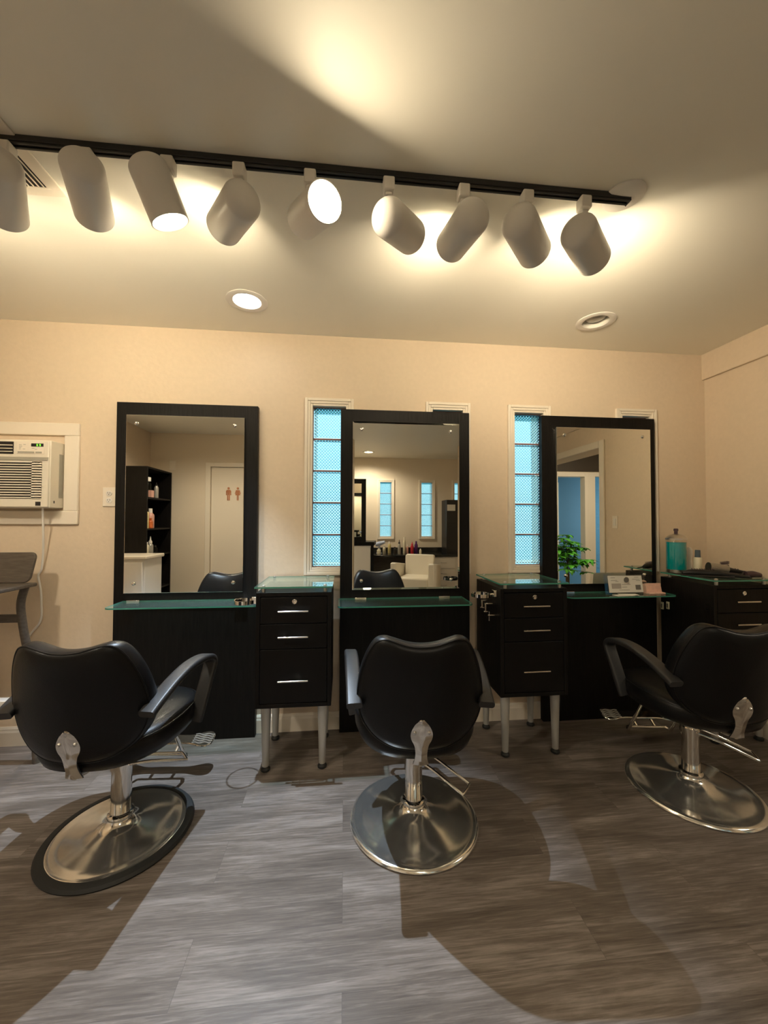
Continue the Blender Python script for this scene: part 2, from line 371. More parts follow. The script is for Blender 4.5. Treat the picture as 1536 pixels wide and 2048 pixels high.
def window(name, x0, x1, y, s):
    """moulded casing (root), pressed glass blocks and the mortar between them; s = -1 faces the camera side of the back wall"""
    w = .048; b = MB()
    for lay, (i0, i1, t) in enumerate(((0, .014, .012), (.014, .030, .017), (.030, w, .022))):
        for xa, xb, za, zb in ((x0-i1, x0-i0, WZ0-i1, WZ1+i1), (x1+i0, x1+i1, WZ0-i1, WZ1+i1), (x0-i0, x1+i0, WZ1+i0, WZ1+i1), (x0-i0, x1+i0, WZ0-i1, WZ0-i0)):
            b.box((xa, min(y, y+s*t), za), (xb, max(y, y+s*t), zb))
    r = b.build(name, M['trim'], smooth=0, bevel=.003); r['kind'] = 'structure'
    g = MB(); mo = MB(); n = 5; hh = (WZ1-WZ0)/n
    ya, yb = (y-s*.022, y-s*.062)
    for i in range(n):
        z0 = WZ0+i*hh+.005; z1 = WZ0+(i+1)*hh-.005; xa, xb = x0+.004, x1-.004
        mg = .007; NX = max(4, 2*round((xb-xa-2*mg)/.019)); NZ = 2*round((z1-z0-2*mg)/.019)
        fx = [xa+mg+(xb-xa-2*mg)*i_/NX for i_ in range(NX+1)]; fz = [z0+mg+(z1-z0-2*mg)*j_/NZ for j_ in range(NZ+1)]
        vs = [(x, ya-s*(.0 if (i_+j_) % 2 == 0 else .0065), z) for j_, z in enumerate(fz) for i_, x in enumerate(fx)]; fs = []
        for j_ in range(NZ):
            for i_ in range(NX):
                p0 = j_*(NX+1)+i_; q4 = (p0, p0+1, p0+NX+2, p0+NX+1)
                if (i_+j_) % 2 == 0: fs += [(q4[0], q4[1], q4[3]), (q4[1], q4[2], q4[3])]
                else: fs += [(q4[0], q4[1], q4[2]), (q4[0], q4[2], q4[3])]
        # flat rim around the relief, sides and back of the block
        loop = [i_ for i_ in range(NX+1)] + [j_*(NX+1)+NX for j_ in range(1, NZ+1)] + [NZ*(NX+1)+i_ for i_ in range(NX-1, -1, -1)] + [j_*(NX+1) for j_ in range(NZ-1, 0, -1)]
        nb = len(vs); nl = len(loop); cx, cz = (xa+xb)/2, (z0+z1)/2
        for q_ in loop:
            x, _, z = vs[q_]; vs.append((xa if abs(x-fx[0]) < 1e-6 else xb if abs(x-fx[-1]) < 1e-6 else x, ya-s*.008, z0 if abs(z-fz[0]) < 1e-6 else z1 if abs(z-fz[-1]) < 1e-6 else z))
        for q_ in range(nl): x, _, z = vs[nb+q_]; vs.append((x, yb, z))
        for q_ in range(nl):
            q2 = (q_+1) % nl; fs.append((loop[q_], loop[q2], nb+q2, nb+q_)); fs.append((nb+q_, nb+q2, nb+nl+q2, nb+nl+q_))
        fs.append(tuple(nb+nl+q_ for q_ in range(nl)))
        g.add(vs, fs)
    g.build('glass_blocks', M['block'], r, smooth=0)
    for i in range(n+1):
        z = WZ0+i*hh; mo.box((x0, min(ya-s*.004, yb), max(WZ0, z-.005)), (x1, max(ya-s*.004, yb), min(WZ1, z+.005)))
    for xa, xb in ((x0, x0+.004), (x1-.004, x1)): mo.box((xa, min(ya-s*.004, yb), WZ0), (xb, max(ya-s*.004, yb), WZ1))
    mo.build('mortar', M['mortar'], r, smooth=0)
for i, (a, c) in enumerate(FRONT_WIN): window('window_%d' % (i+1), a, c, D, -1)
for i, (a, c) in enumerate(REAR_WIN): window('window_%d' % (i+5), a, c, YR, 1)

# ------------------------------------------------------------------ recessed ceiling lights
def recessed(loc, lit, label, lens):
    r = thing('recessed_light', label, 'ceiling light', (loc[0], loc[1], H), group='recessed ceiling lights')
    b = MB(); b.lathe([(.106, -.0005), (.106, -.004), (.096, -.008), (.072, -.004), (.070, .004), (.070, 0.0)], seg=40, cap0=False, cap1=False); b.build('trim_ring', M['white'], r)
    b = MB(); b.lathe([(.0715, -.001), (.066, .055), (.066, .14), (0, .14)], seg=40, cap0=False, cap1=False); b.build('can', M['canin'], r)
    b = MB(); b.lathe([(0, .008), (.03, .009), (.050, .016), (.056, .026), (.05, .05), (.035, .10), (.02, .135)], seg=32); b.build('bulb', lens, r)
    return r
recessed(RECESS[0], True, 'bright cool white recessed light in the ceiling between the first mirror and the tall window', M['coollens'])
recessed(RECESS[1], False, 'unlit recessed light with a cream trim ring in the ceiling above the right mirror', M['offlens'])
recessed(RECESS[2], True, 'warm lit recessed light near the rear wall, seen in the middle mirror', M['lens'])
lamp('cool_downlight', 'SPOT', (RECESS[0][0], RECESS[0][1], H-.012), COOL_W, COOL, spot_size=math.radians(78), spot_blend=.5, shadow_soft_size=.009).rotation_euler = Vector((.10, .34, 1)).to_track_quat('Z', 'Y').to_euler()
recessed((-1.62, .64), True, 'added unseen warm lit recessed light in the ceiling in front of the restroom door', M['lens'])  # extra fixture, out of view, added to brighten the restroom wall
for x_, y_ in ((RECESS[2][0], RECESS[2][1]), (-1.62, .64)):
    lamp('warm_downlight', 'SPOT', (x_, y_, H-.012), BACK_W, (1, .87, .68), spot_size=math.radians(160), spot_blend=.6, shadow_soft_size=.07)  # the second lamp belongs to the added, unseen fixture

# ------------------------------------------------------------------ track light
b = MB(); TY0, TY1, TZ = 1.2385, 1.266, 2.414
tr = thing('light_track', 'long black lighting track along the ceiling', 'lighting track', (0, 1.252, H-.0005))
b.box((-2.2, TY0, TZ+.006), (1.0, TY1, H-.001)); b.box((-2.2, TY0+.002, TZ), (1.0, TY0+.010, TZ+.006)); b.box((-2.2, TY1-.010, TZ), (1.0, TY1-.002, TZ+.006))
b.build('rail', M['black'], tr, world=True, bevel=.0015)
b = MB(); b.box((1.0, TY0-.0005, TZ-.0005), (1.004, TY1+.0005, H-.001)); b.build('end_cap', M['blackplastic'], tr, world=True, bevel=.001)
b = MB(); b.lathe([(.068, 0), (.068, -.004), (.058, -.011), (.02, -.014)], (.985, 1.252, H-.0008), seg=40); b.build('junction_cover', M['white'], tr, world=True)

def ray(x, y): return _r*((x-768)/770) - _u*((y-1024)/770) + _f
def at_y(x, y, Y): d = ray(x, y); return Vector((0, 0, CAMH)) + d*(Y/d.y)
HEADS = [  # dome end, opening end (where the photo shows the two ends), depth of the dome end, towards(-1) or away(+1) from the camera, lit, adapter x
    ((-4, 330), (12, 430), 1.17, 1, True, 14),
    ((165, 334), (189, 432), 1.19, 1, True, 176),
    ((298, 338), (341, 445), 1.215, (1.255,), True, 338),
    ((484, 402), (448, 454), 1.19, 1, True, 480),
    ((608, 440), (650, 404), 1.30, -1, True, 621),
    ((777, 436), (820, 472), 1.17, 1, False, 777),
    ((945, 434), (902, 492), 1.18, 1, True, 926),
    ((1038, 444), (1069, 504), 1.18, 1, True, 1052),
    ((1157, 464), (1187, 519), 1.18, 1, True, 1166),
    ((-175, 320), (-140, 420), 1.17, 1, True, -160),  # extra head out of view, added to support the lighting from the left
]
HEAD_LABELS = [
    'white cylinder track spotlight at the left edge of the photo, below the ceiling vent',
    'white cylinder track spotlight pointing steeply down just right of the ceiling vent',
    'lit white cylinder track spotlight pointing down with a glowing lower rim',
    'white cylinder track spotlight leaning down to the left, straight above the round cool ceiling light',
    'lit white track spotlight facing the viewer with its bright lens in full view',
    'white track spotlight leaning right, just right of the one facing the viewer',
    'white track spotlight leaning left, third from the right end of the track',
    'white cylinder track spotlight, second from the right end of the track',
    'white cylinder track spotlight at the right end of the track with a bright left flank',
    'added unseen lit white track spotlight just beyond the left edge of the photo',
]
for i, (pb, po, Yb, sg, lit, ax) in enumerate(HEADS):
    L = .182; R0 = .0565
    Yo_ = sg[0] if isinstance(sg, tuple) else None; sg = 1 if Yo_ else sg
    B = at_y(*pb, Yb)
    lo, hi = (Yb, Yb+sg*.2)
    for _ in range(40):
        mid = (lo+hi)/2
        if (at_y(*po, mid)-B).length > L: hi = mid
        else: lo = mid
    O_ = at_y(*po, Yo_ or lo); ax_ = (O_-B).normalized()
    if Yo_: L = (O_-B).length
    elif (O_-B).length < L*.9: O_ = B + ax_*L
    adx = at_y(ax, 300, 1.252); 
    # adapter x: solve at track depth and height
    d = ray(ax, 330); tx = d.x/d.y*1.252
    t = thing('track_spotlight', HEAD_LABELS[i], 'track light', (tx, 1.252, TZ), group='spotlights on the ceiling track')
    b = MB(); b.box((tx-.019, TY0-.009, TZ-.044), (tx+.019, TY1+.002, TZ-.0005)); b.box((tx-.012, 1.24, TZ-.058), (tx+.012, 1.264, TZ-.044))
    b.build('adapter', M['white'], t, world=True, bevel=.005, seg=3)
    # the stem runs from the adapter into the can behind its dome
    foot = Vector((tx, 1.252, TZ-.056)); nose = B + ax_*.02
    side = (foot-nose); side -= ax_*side.dot(ax_); hit = nose + (side.normalized()*R0*.9 if side.length > R0*.9 else side*.9)
    b = MB(); b.tube([foot, foot*.6+hit*.4, hit], .0065, 12); b.build('stem', M['steel'], t, world=True)
    # can: domed shell, open at the front
    P = []
    for k_ in range(9):
        a = PI/2*k_/8; P.append((R0*math.sin(a), R0*.58*(1-math.cos(a))-R0*.58))
    # dome from h=-.036..0, then cylinder to L
    P = [(max(r_, .0005), h_) for r_, h_ in P] + [(R0, L*.5), (R0, L), (R0-.003, L+.0008), (R0-.0045, L-.002), (R0-.005, L*.5), (R0-.006, .03), (.004, .02)]
    b = MB(); b.lathe(P, B, ax_, seg=44, cap0=True, cap1=True); b.build('can', M['shade'], t, world=True, smooth=50)
    ld = L-.016
    b = MB(); b.lathe([(R0-.0062, ld-.012), (R0-.0062, ld), (R0*.7, ld+.006), (.001, ld+.009)], B, ax_, seg=36, cap0=True, cap1=True)
    b.build('lens', M['lens'] if lit else M['offlens'], t, world=True)
    if lit:
        o = lamp('spotlight_glow', 'AREA', B+ax_*(L-.003), LAMP_W*(.6 if i in (0, 1, 9) else 1.1 if i == 4 else .7 if i in (2, 3) else 1.2 if i in (7, 8) else 1), WARM, shape='DISK', size=.09, spread=math.radians(178 if i == 4 else 130))
        o.rotation_euler = (-ax_).to_track_quat('Z', 'Y').to_euler()

# ceiling return grille, far left
v = thing('ceiling_vent', 'cream louvred air vent in the ceiling at the left edge', 'vent', (-1.25, 1.2, H-.0006))
b = MB(); x0, x1, y0, y1 = -1.55, -.99, .92, 1.465
for a, c, e_, f_ in ((x0, x1, y0, y0+.035), (x0, x1, y1-.035, y1), (x0, x0+.045, y0+.035, y1-.035), (x1-.045, x1, y0+.035, y1-.035)): b.box((a, e_, H-.007), (c, f_, H-.0006))
b.box((x0+.045, 1.285, H-.006), (x1-.045, 1.31, H-.001)); b.build('frame', M['trim'], v, world=True, bevel=.003)
b = MB(); b.box((x0+.04, y0+.03, H-.0016), (x1-.04, y1-.03, H-.0006)); b.build('backing', M['dark'], v, world=True)
b = MB(); x = x0+.058
while x < x1-.05: b.box((x, y0+.035, H-.0055), (x+.0028, y1-.035, H-.0018)); x += .0165
b.build('louvres', M['trim'], v, world=True)

# ------------------------------------------------------------------ styling stations
def station(x0, x1, mx0, mx1, mz0, label, shelf, clips):
    c = (x0+x1)/2; r = thing('styling_station', label, 'styling station', (c, 2.39, 0))
    b = MB(); b.box((x0, 2.366, .0), (x1, 2.404, 1.966)); b.build('panel', M['wood'], r, world=True, bevel=.002)
    m = MB(); f, k_ = 2.346, 2.362; bv = .011 if x0 < .5 and x0 > -.5 else .002
    a0 = [(mx0, f+.0012, mz0), (mx1, f+.0012, mz0), (mx1, f+.0012, 1.888), (mx0, f+.0012, 1.888)]
    a1 = [(mx0+bv, f, mz0+bv), (mx1-bv, f, mz0+bv), (mx1-bv, f, 1.888-bv), (mx0+bv, f, 1.888-bv)]
    a2 = [(p[0], k_, p[2]) for p in a0]
    m.loft([a2, a0, a1]); mi = m.build('mirror', M['mirror'], r, world=True, smooth=0)
    for px in (mx0+.055, mx1-.055):
        for pz in (mz0+.055, 1.888-.05):
            s = MB(); s.lathe([(.0105, .004), (.0105, -.004), (.008, -.009), (.001, -.011)], (px, f, pz), (0, 1, 0), 18); s.build('standoff', M['chrome'], mi, world=True)
    sx0, sx1, sy, sz = shelf
    g = MB(); n = 8; rr = .035
    pl = [(sx0, 2.3655)] + [(sx0+rr-rr*math.cos(PI/2*i/n), sy+rr-rr*math.sin(PI/2*i/n)) for i in range(n+1)] + [(sx1-rr+rr*math.sin(PI/2*i/n), sy+rr-rr*math.cos(PI/2*i/n)) for i in range(n+1)] + [(sx1, 2.3655)]
    N = len(pl); vs = [(x, y, sz-.008) for x, y in pl]+[(x, y, sz) for x, y in pl]
    g.mi = 0; g.add(vs, [tuple(range(N)), tuple(range(N, 2*N))]); g.mi = 1; g.add(vs, [(i, (i+1) % N, N+(i+1) % N, N+i) for i in range(N)])
    sh = g.build('glass_shelf', [M['glass'], M['edge']], r, world=True, smooth=0); sh['label'] = 'clear glass shelf with green edges'
    for cx in clips:
        s = MB(); s.box((cx-.035, 2.345, sz-.014), (cx+.035, 2.3655, sz+.006)); s.build('shelf_clip', M['chrome'], r, world=True, bevel=.002)
    return r
station(-1.316, -.519, -1.252, -.592, .860, 'black wood styling station with a tall mirror, the one nearest the air conditioner', (-1.262, -.462, 2.170, .815), (-1.20, -.60))
station(-.024, .787, .049, .716, .860, 'black wood styling station between two tall glass block windows, its mirror showing a white armchair', (-.034, .735, 2.130, .807), (.10, .62))
station(1.270, 2.063, 1.360, 2.016, .875, 'black wood styling station in the right corner, its mirror showing a green plant', (1.345, 2.06, 2.190, .822), (1.44, 1.92))

# ------------------------------------------------------------------ drawer cabinets
def cabinet(x0, x1, label):
    y0, y1, z0, z1 = 2.0, 2.372, .336, .914
    r = thing('drawer_cabinet', label, 'cabinet', ((x0+x1)/2, (y0+y1)/2, 0))
    b = MB(); t = .02
    b.box((x0, y0, z0), (x0+t, y1, z1)); b.box((x1-t, y0, z0), (x1, y1, z1)); b.box((x0+t, y0, z0), (x1-t, y1, z0+t)); b.box((x0+t, y0, z1-t), (x1-t, y1, z1)); b.box((x0+t, y1-.012, z0+t), (x1-t, y1, z1-t))
    b.build('carcass', M['wood'], r, world=True, bevel=.0015)
    zs = [(.758, .890), (.631, .7545), (.360, .6275)]
    for k_, (a, c) in enumerate(zs):
        d = MB(); d.box((x0+t+.002, y0-.001, a), (x1-t-.002, y1-.04, c)); dr = d.build('drawer', M['drawer'], r, world=True, bevel=.0018)
        hz = (.824, .6955, .478)[k_]; cx = (x0+x1)/2; hw = .074
        h = MB(); h.cyl((cx-hw, y0-.030, hz), (cx+hw, y0-.030, hz), .0045, seg=12)
        for sx_ in (-.046, .046): h.cyl((cx+sx_, y0-.001, hz), (cx+sx_, y0-.030, hz), .0035, seg=10)
        h.build('handle', M['chrome'], dr, world=True)
        if k_ == 0:
            l = MB(); l.lathe([(.0125, 0), (.0125, .004), (.010, .006), (.006, .0055), (.0055, .003), (.001, .003)], (cx+.003, y0-.001, .868), (0, -1, 0), 20); l.build('lock', M['chrome'], dr, world=True)
    for lx in (x0+.045, x1-.045):
        for ly in (y0+.052, y1-.035):
            l = MB(); l.lathe([(.0165, .024), (.0255, .300), (.0255, z0+.001)], (lx, ly, 0), seg=24)
            lg = l.build('leg', M['silverpaint'], r, world=True)
            f = MB(); f.lathe([(.020, .0), (.0235, .004), (.0235, .012), (.017, .017), (.014, .025)], (lx, ly, 0), seg=24); f.build('foot', M['rubber'], lg, world=True)
    g = MB(); gx0, gx1, gy0, gy1, gz = x0-.006, x1+.006, y0-.012, y1-.006, .945
    vs = [(gx0, gy0, gz-.008), (gx1, gy0, gz-.008), (gx1, gy1, gz-.008), (gx0, gy1, gz-.008)]; vs += [(a, c, gz) for a, c, _ in vs]
    g.mi = 0; g.add(vs, [(0, 1, 2, 3), (4, 5, 6, 7)]); g.mi = 1; g.add(vs, [(0, 1, 5, 4), (1, 2, 6, 5), (2, 3, 7, 6), (3, 0, 4, 7)])
    gt = g.build('glass_top', [M['glass'], M['edge']], r, world=True, smooth=0); gt['label'] = 'clear glass top raised on chrome studs'
    for lx in (gx0+.04, gx1-.04):
        for ly in (gy0+.03, gy1-.03):
            s = MB(); s.cyl((lx, ly, z1), (lx, ly, gz-.0082), .009, seg=16); s.lathe([(.009, 0), (.009, .004), (.004, .007)], (lx, ly, gz), seg=16); s.build('stud', M['steel'], r, world=True)
    return r
cabinet(-.440, -.063, 'black three drawer cabinet on silver legs between the left and middle mirrors')
cabinet(.835, 1.213, 'black three drawer cabinet on silver legs between the middle and right mirrors')
cabinet(2.098, 2.472, 'black drawer cabinet in the right corner with brushes piled on its glass top')

# ------------------------------------------------------------------ tool rings on the cabinet sides
def tool_ring(cx, cy, wx, z, label, cup):
    r = thing('tool_holder', label, 'tool holder', (wx, cy, z))
    b = MB(); n = 40; R1 = .047
    b.loft([[(cx+rr*math.cos(2*PI*j/n), cy+rr*math.sin(2*PI*j/n), zz) for j in range(n)] for rr, zz in ((R1, z+.008), (R1+.004, z+.008), (R1+.004, z-.010), (R1, z-.010), (R1, z+.008))], False, False)
    b.build('ring', M['chrome'], r, world=True)
    b = MB(); b.tube([(cx+R1, cy, z), (wx-.022, cy, z)], .006, 12); b.box((wx-.024, cy-.016, z-.012), (wx-.0005, cy+.016, z+.024)); b.build('bracket', M['chrome'], r, world=True, bevel=.002)
    if cup:
        b = MB(); b.lathe([(R1-.001, .004), (R1-.004, -.03), (.032, -.075), (.030, -.075), (R1-.007, -.03), (R1-.004, .004)], (cx, cy, z), seg=32, cap0=False, cap1=False); b.build('cup', M['blackplastic'], r, world=True)
    return r
tool_ring(.742, 2.045, .835, .878, 'chrome ring holder on the side of the cabinet right of the middle mirror', False)
tool_ring(-.502, 2.030, -.440, .868, 'chrome ring holder at the right end of the left glass shelf, on the cabinet side', False)
for nm, cy, z0, z1, lb in (('tool_hook', 2.115, .795, .835, 'thin chrome tool hook behind another under the chrome tool ring'), ('tool_hook', 2.06, .785, .828, 'thin chrome tool hook with a long prong under the chrome tool ring')):
    t = thing(nm, lb, 'hook', (.835, cy, z0)); b = MB()
    b.box((.770, cy-.004, z0), (.778, cy+.004, z1)); b.box((.7645, cy-.006, z0-.006), (.790, cy+.006, z0)); b.box((.778, cy-.004, z1-.006), (.8345, cy+.004, z1)); b.build('hook', M['chrome'], t, world=True, bevel=.001)
t = thing('tool_peg', 'small chrome peg on the left side of a drawer cabinet below the tool hooks', 'hook', (.835, 2.05, .755))
b = MB(); b.cyl((.782, 2.045, .765), (.834, 2.045, .765), .0045, seg=10); b.cyl((.790, 2.045, .735), (.790, 2.045, .785), .0035, seg=10); b.build('peg', M['chrome'], t, world=True)
for cy, z, lb in ((2.357, .7235, 'small cream tool clip nearer the mirror station, on the right corner cabinet side'), (2.312, .7345, 'small cream tool clip nearer the drawers, on the right corner cabinet side')):
    t = thing('tool_clip', lb, 'clip', (2.098, cy, z)); b = MB(); b.box((2.090, cy-.011, z-.024), (2.0975, cy+.011, z+.024)); b.build('plate', M['cream'], t, world=True, bevel=.003)
    b = MB(); b.box((2.0885, cy-.004, z-.014), (2.0905, cy+.004, z+.012)); b.build('slot', M['brownwood'], t, world=True)
t = thing('tool_bracket', 'small chrome double prong on the front of the right corner cabinet side', 'hook', (2.098, 2.03, .78))
b = MB(); b.cyl((2.07, 2.02, .800), (2.0975, 2.03, .802), .004, seg=10); b.cyl((2.07, 2.02, .775), (2.0975, 2.03, .777), .004, seg=10); b.build('prongs', M['chrome'], t, world=True)

# ------------------------------------------------------------------ salon chairs
def outline_back():
    half = [(0, .838), (.05, .842), (.10, .855), (.135, .861), (.168, .848), (.196, .805), (.220, .74), (.236, .665), (.238, .60), (.218, .53), (.172, .475), (.11, .445), (.05, .436)]
    pts = half + [(0, .434)] + [(-x, z) for x, z in reversed(half[1:])]
    return [(p.x, p.z) for p in catmull([(x, 0, z) for x, z in pts], 5, True)]
def make_chair(loc, yaw, label, pedal, rubber_ring, dz=0):
    r = thing('salon_chair', label, 'salon chair', loc, -yaw, 'black salon chairs')
    # chrome disc base with a rolled rim
    k_ = .243 if rubber_ring else .270
    b = MB(); b.lathe([(k_, .001), (k_+.003, .006), (k_, .014), (k_-.010, .018), (k_-.022, .0165), (k_*.8, .021), (k_*.55, .031), (k_*.35, .043), (k_*.24, .055), (.048, .068), (.046, .074)], seg=72); b.build('base', M['basechrome'], r, smooth=50)
    if rubber_ring:
        b = MB(); b.lathe([(k_-.004, .0), (k_+.026, .0), (k_+.029, .006), (k_+.022, .015), (k_+.004, .018), (k_-.004, .0175)], seg=72, cap0=False, cap1=False); b.build('rubber_ring', M['rubber'], r)
    b = MB(); b.lathe([(.044, .068), (.048, .074), (.048, .086), (.043, .090), (.037, .092), (.0365, .20), (.0365, .372+dz)], seg=40); b.build('hydraulic_column', M['chrome'], r)
    b = MB(); b.box((-.11, -.12, .365+dz), (.11, .14, .386+dz)); b.build('seat_plate', M['black'], r, bevel=.004)
    # seat cushion
    b = MB(); n = 64; rings = []
    def ring(sx_, sy_, z):
        o = []
        for j in range(n):
            a = 2*PI*j/n; ca, sa = math.cos(a), math.sin(a); p = 2/2.9
            x = .255*sx_*math.copysign(abs(ca)**p, ca); y = .015+.262*sy_*math.copysign(abs(sa)**p, sa)
            wide = 1-.12*max(0, -(y)/.25)
            o.append((x*wide, y, z + .03*max(0, (y-.02)/.25)**2*0 + .010*(abs(x)/.255)**2))
        return o
    for sx_, sy_, z in ((.55, .55, .384), (.86, .86, .384), (.955, .955, .394), (1, 1, .42), (1.0, 1.0, .45), (.97, .97, .474), (.90, .90, .488), (.72, .72, .4935), (.3, .3, .492)): rings.append(ring(sx_, sy_, z+dz))
    b.loft(rings); st = b.build('seat', M['leather'], r, smooth=60)
    b = MB(); b.tube([Vector(p)+Vector((0, 0, .0)) for p in ring(.975, .975, .4715+dz)], .003, 6, closed=True); b.build('piping', M['leather'], st)
    # backrest: pillow wrapped forward at the sides
    ol = outline_back(); cz = .65
    def bk(s_, off):
        o = []
        for x, z in ol:
            X = x*s_; Z = cz+(z-cz)*s_
            y = -.297 - (Z-.60)*.17 + 1.15*X*X + off - .010*(1-s_*s_)*(1 if off < .05 else -1.6)
            o.append((X, y, Z+dz))
        return o
    b = MB(); b.loft([bk(.05, .0), bk(.4, .0), bk(.7, .0), bk(.88, .001), bk(.955, .006), bk(.985, .014), bk(1, .028), bk(1.004, .045), bk(.995, .060), bk(.965, .073), bk(.91, .080), bk(.7, .083), bk(.4, .083), bk(.05, .083)])
    ba = b.build('backrest', M['leather'], r, smooth=60)
    b = MB(); b.tube(bk(.978, .0105), .0032, 6, closed=True); b.build('piping', M['leather'], ba)
    # chrome spade bracket that holds the back
    half = [(.000, .575), (.012, .566), (.026, .548), (.037, .526), (.040, .508), (.036, .490), (.027, .472), (.0225, .452), (.0215, .430), (.024, .408), (.030, .388)]
    def yb(z): return -.300 - (z-.60)*.17 if z > .44 else -.2728 + (.44-z)*.35
    b = MB(); F = []; K = []
    rows = catmull([(x, 0, z) for x, z in half], 3)
    for p in rows:
        x, z = max(p.x, .0006), p.z; y = yb(z)
        F.append([(-x, y-.004, z+dz), (-x*.4, y-.009, z+dz), (0, y-.012, z+dz), (x*.4, y-.009, z+dz), (x, y-.004, z+dz), (x, y+.001, z+dz), (0, y+.001, z+dz), (-x, y+.001, z+dz)])
    b.loft(F); br_ = b.build('back_bracket', M['chrome'], r, smooth=30); br_['label'] = 'chrome spade shaped bracket'
    b = MB(); b.tube([(0, yb(.39), .392+dz), (0, -.20, .378+dz), (0, -.10, .376+dz)], .012, 10); b.build('support_arm', M['steel'], r)
    for sx_, sz in ((0, .556), (-.026, .522), (.026, .522)):
        s = MB(); s.lathe([(.006, 0), (.006, .003), (.003, .006)], (sx_, yb(sz)-.006, sz+dz), (0, -1, 0), 12); s.build('screw', M['steel'], br_)
    # loop arms
    for sd in (-1, 1):
        path = [(.243, -.262, .603), (.249, -.20, .628), (.257, -.11, .656), (.266, -.01, .674), (.276, .08, .674), (.283, .145, .660), (.285, .172, .637), (.283, .168, .608), (.278, .145, .56), (.270, .115, .49), (.262, .095, .435), (.255, .088, .405)]
        pts = [Vector((sd*x, y, z+dz)) for x, y, z in catmull(path, 6)]
        b = MB(); b.sweep(pts, rrect(.058, .028, .010, 4), (sd, 0, 0)); b.build('armrest', M['urethane'], r, smooth=50)
    # footrest: two struts, tread plate with two sole pads
    b = MB()
    for sx_ in (-.115, .115):
        b.tube(catmull([(sx_, .14, .376+dz), (sx_, .185, .31), (sx_, .285, .145), (sx_, .305, .115), (sx_*.9, .33, .118)], 5), .0085, 10)
    b.tube([(-.104, .33, .118), (.104, .33, .118)], .0075, 10); b.tube([(-.05, .33, .118), (-.05, .385, .146)], .007, 8); b.tube([(.05, .33, .118), (.05, .385, .146)], .007, 8); fr = b.build('footrest', M['chrome'], r)
    tr_ = MB(); o = []
    shape = [(.0, .030), (.07, .027), (.11, .030), (.155, .046), (.188, .050), (.212, .034), (.218, 0), (.212, -.030), (.188, -.042), (.155, -.040), (.11, -.028), (.07, -.025), (.0, -.027)]
    pts = shape + [(-x, y) for x, y in reversed(shape[1:-1])]
    ol2 = catmull([(x, y, 0) for x, y in pts], 4, True); tl_ = math.radians(14)
    tr_.prism([(p.x, .392+p.y*math.cos(tl_), .150+p.y*math.sin(tl_)) for p in ol2], (0, 0, .008))
    tp = tr_.build('tread', M['chrome'], fr, bevel=.002)
    for sd in (-1, 1):
        rb = MB()
        for k2 in range(5):
            wv = [(sd*(.115+.098*j/12), .392+(-.026+k2*.0135+.004*math.sin(j*1.0))*math.cos(tl_), .160+(-.026+k2*.0135)*math.sin(tl_)) for j in range(13)]
            rb.tube(wv, .0017, 5)
        rr_ = rb.build('tread_ribs', M['silverpaint'], fr); rr_['label'] = 'white wavy grip lines'
    # pump pedal
    pr = pedal; c_, s_ = math.cos(pr), math.sin(pr)
    def rt(p): return (p[0]*c_-p[1]*s_, p[0]*s_+p[1]*c_, p[2])
    b = MB(); lp = [(.02, .040, .285), (.10, .034, .262), (.225, .036, .215), (.238, .030, .211), (.238, -.030, .211), (.225, -.036, .215), (.10, -.034, .262), (.02, -.040, .285)]
    b.tube([rt(p) for p in catmull(lp, 4)], .0055, 10); b.lathe([(.043, .268), (.043, .296)], seg=28, cap0=True, cap1=True); b.build('pump_pedal', M['chrome'], r)
    b = MB(); b.tube([rt(p) for p in ((-.02, .02, .33), (-.062, .02, .335), (-.068, .02, .31))], .007, 10); b.build('release_lever', M['steel'], r)
    return r
CH = [
    make_chair((-.905, 1.709, 0), math.radians(4), 'black salon chair with a black rubber ring around its chrome base', math.radians(42), True, .0),
    make_chair((.303, 1.665, 0), math.radians(4.5), 'black salon chair with an all chrome disc base, in front of the middle mirror', math.radians(-34), False),
    make_chair((1.661, 1.715, 0), math.radians(8), 'black salon chair partly cut by the right edge of the photo', math.radians(-22), False, -.004),
]

# ------------------------------------------------------------------ air conditioner, outlet, stool
t = thing('air_conditioner', 'cream wall air conditioner with black louvres and a green display', 'air conditioner', (-1.95, 2.42, 1.33))
b = MB(); x0, x1 = -2.36, -1.54
for a, c, z0, z1 in ((x0, x1, 1.770, 1.842), (x0, x1, 1.253, 1.332), (x0, -2.27, 1.332, 1.770), (-1.618, x1, 1.332, 1.770)): b.box((a, 2.402, z0), (c, 2.4195, z1))
b.build('surround', M['trim'], t, world=True, bevel=.004)
X0, X1, Y0, Z0, Z1 = -2.262, -1.624, 2.305, 1.345, 1.722
b = MB(); b.box((X0, Y0+.004, Z0), (X1, 2.4195, Z1)); body = b.build('housing', M['acplastic'], t, world=True, bevel=.006)
FX1 = X1-.004
b = MB(); b.box((X0+.02, Y0-.004, Z0+.004), (FX1, Y0+.008, Z1-.008)); fp = b.build('front_panel', M['acplastic'], t, world=True, bevel=.004)
b = MB(); b.box((X0+.02, Y0-.008, 1.606), (FX1-.002, Y0-.003, 1.625)); b.build('band', M['acgrey'], fp, world=True, bevel=.001)
b = MB(); b.box((X0+.05, Y0-.0055, 1.395), (FX1-.035, Y0-.0042, 1.600)); b.build('louvre_recess', M['dark'], fp, world=True)
b = MB(); z = 1.3985
for i_ in range(15): b.box((X0+.045, Y0-.0085, z), (FX1-.032, Y0-.0055, z+.0058)); z += .01395
b.box((FX1-.082, Y0-.0085, 1.395), (FX1-.032, Y0-.0055, 1.600))
b.build('louvres', M['acplastic'], fp, world=True)
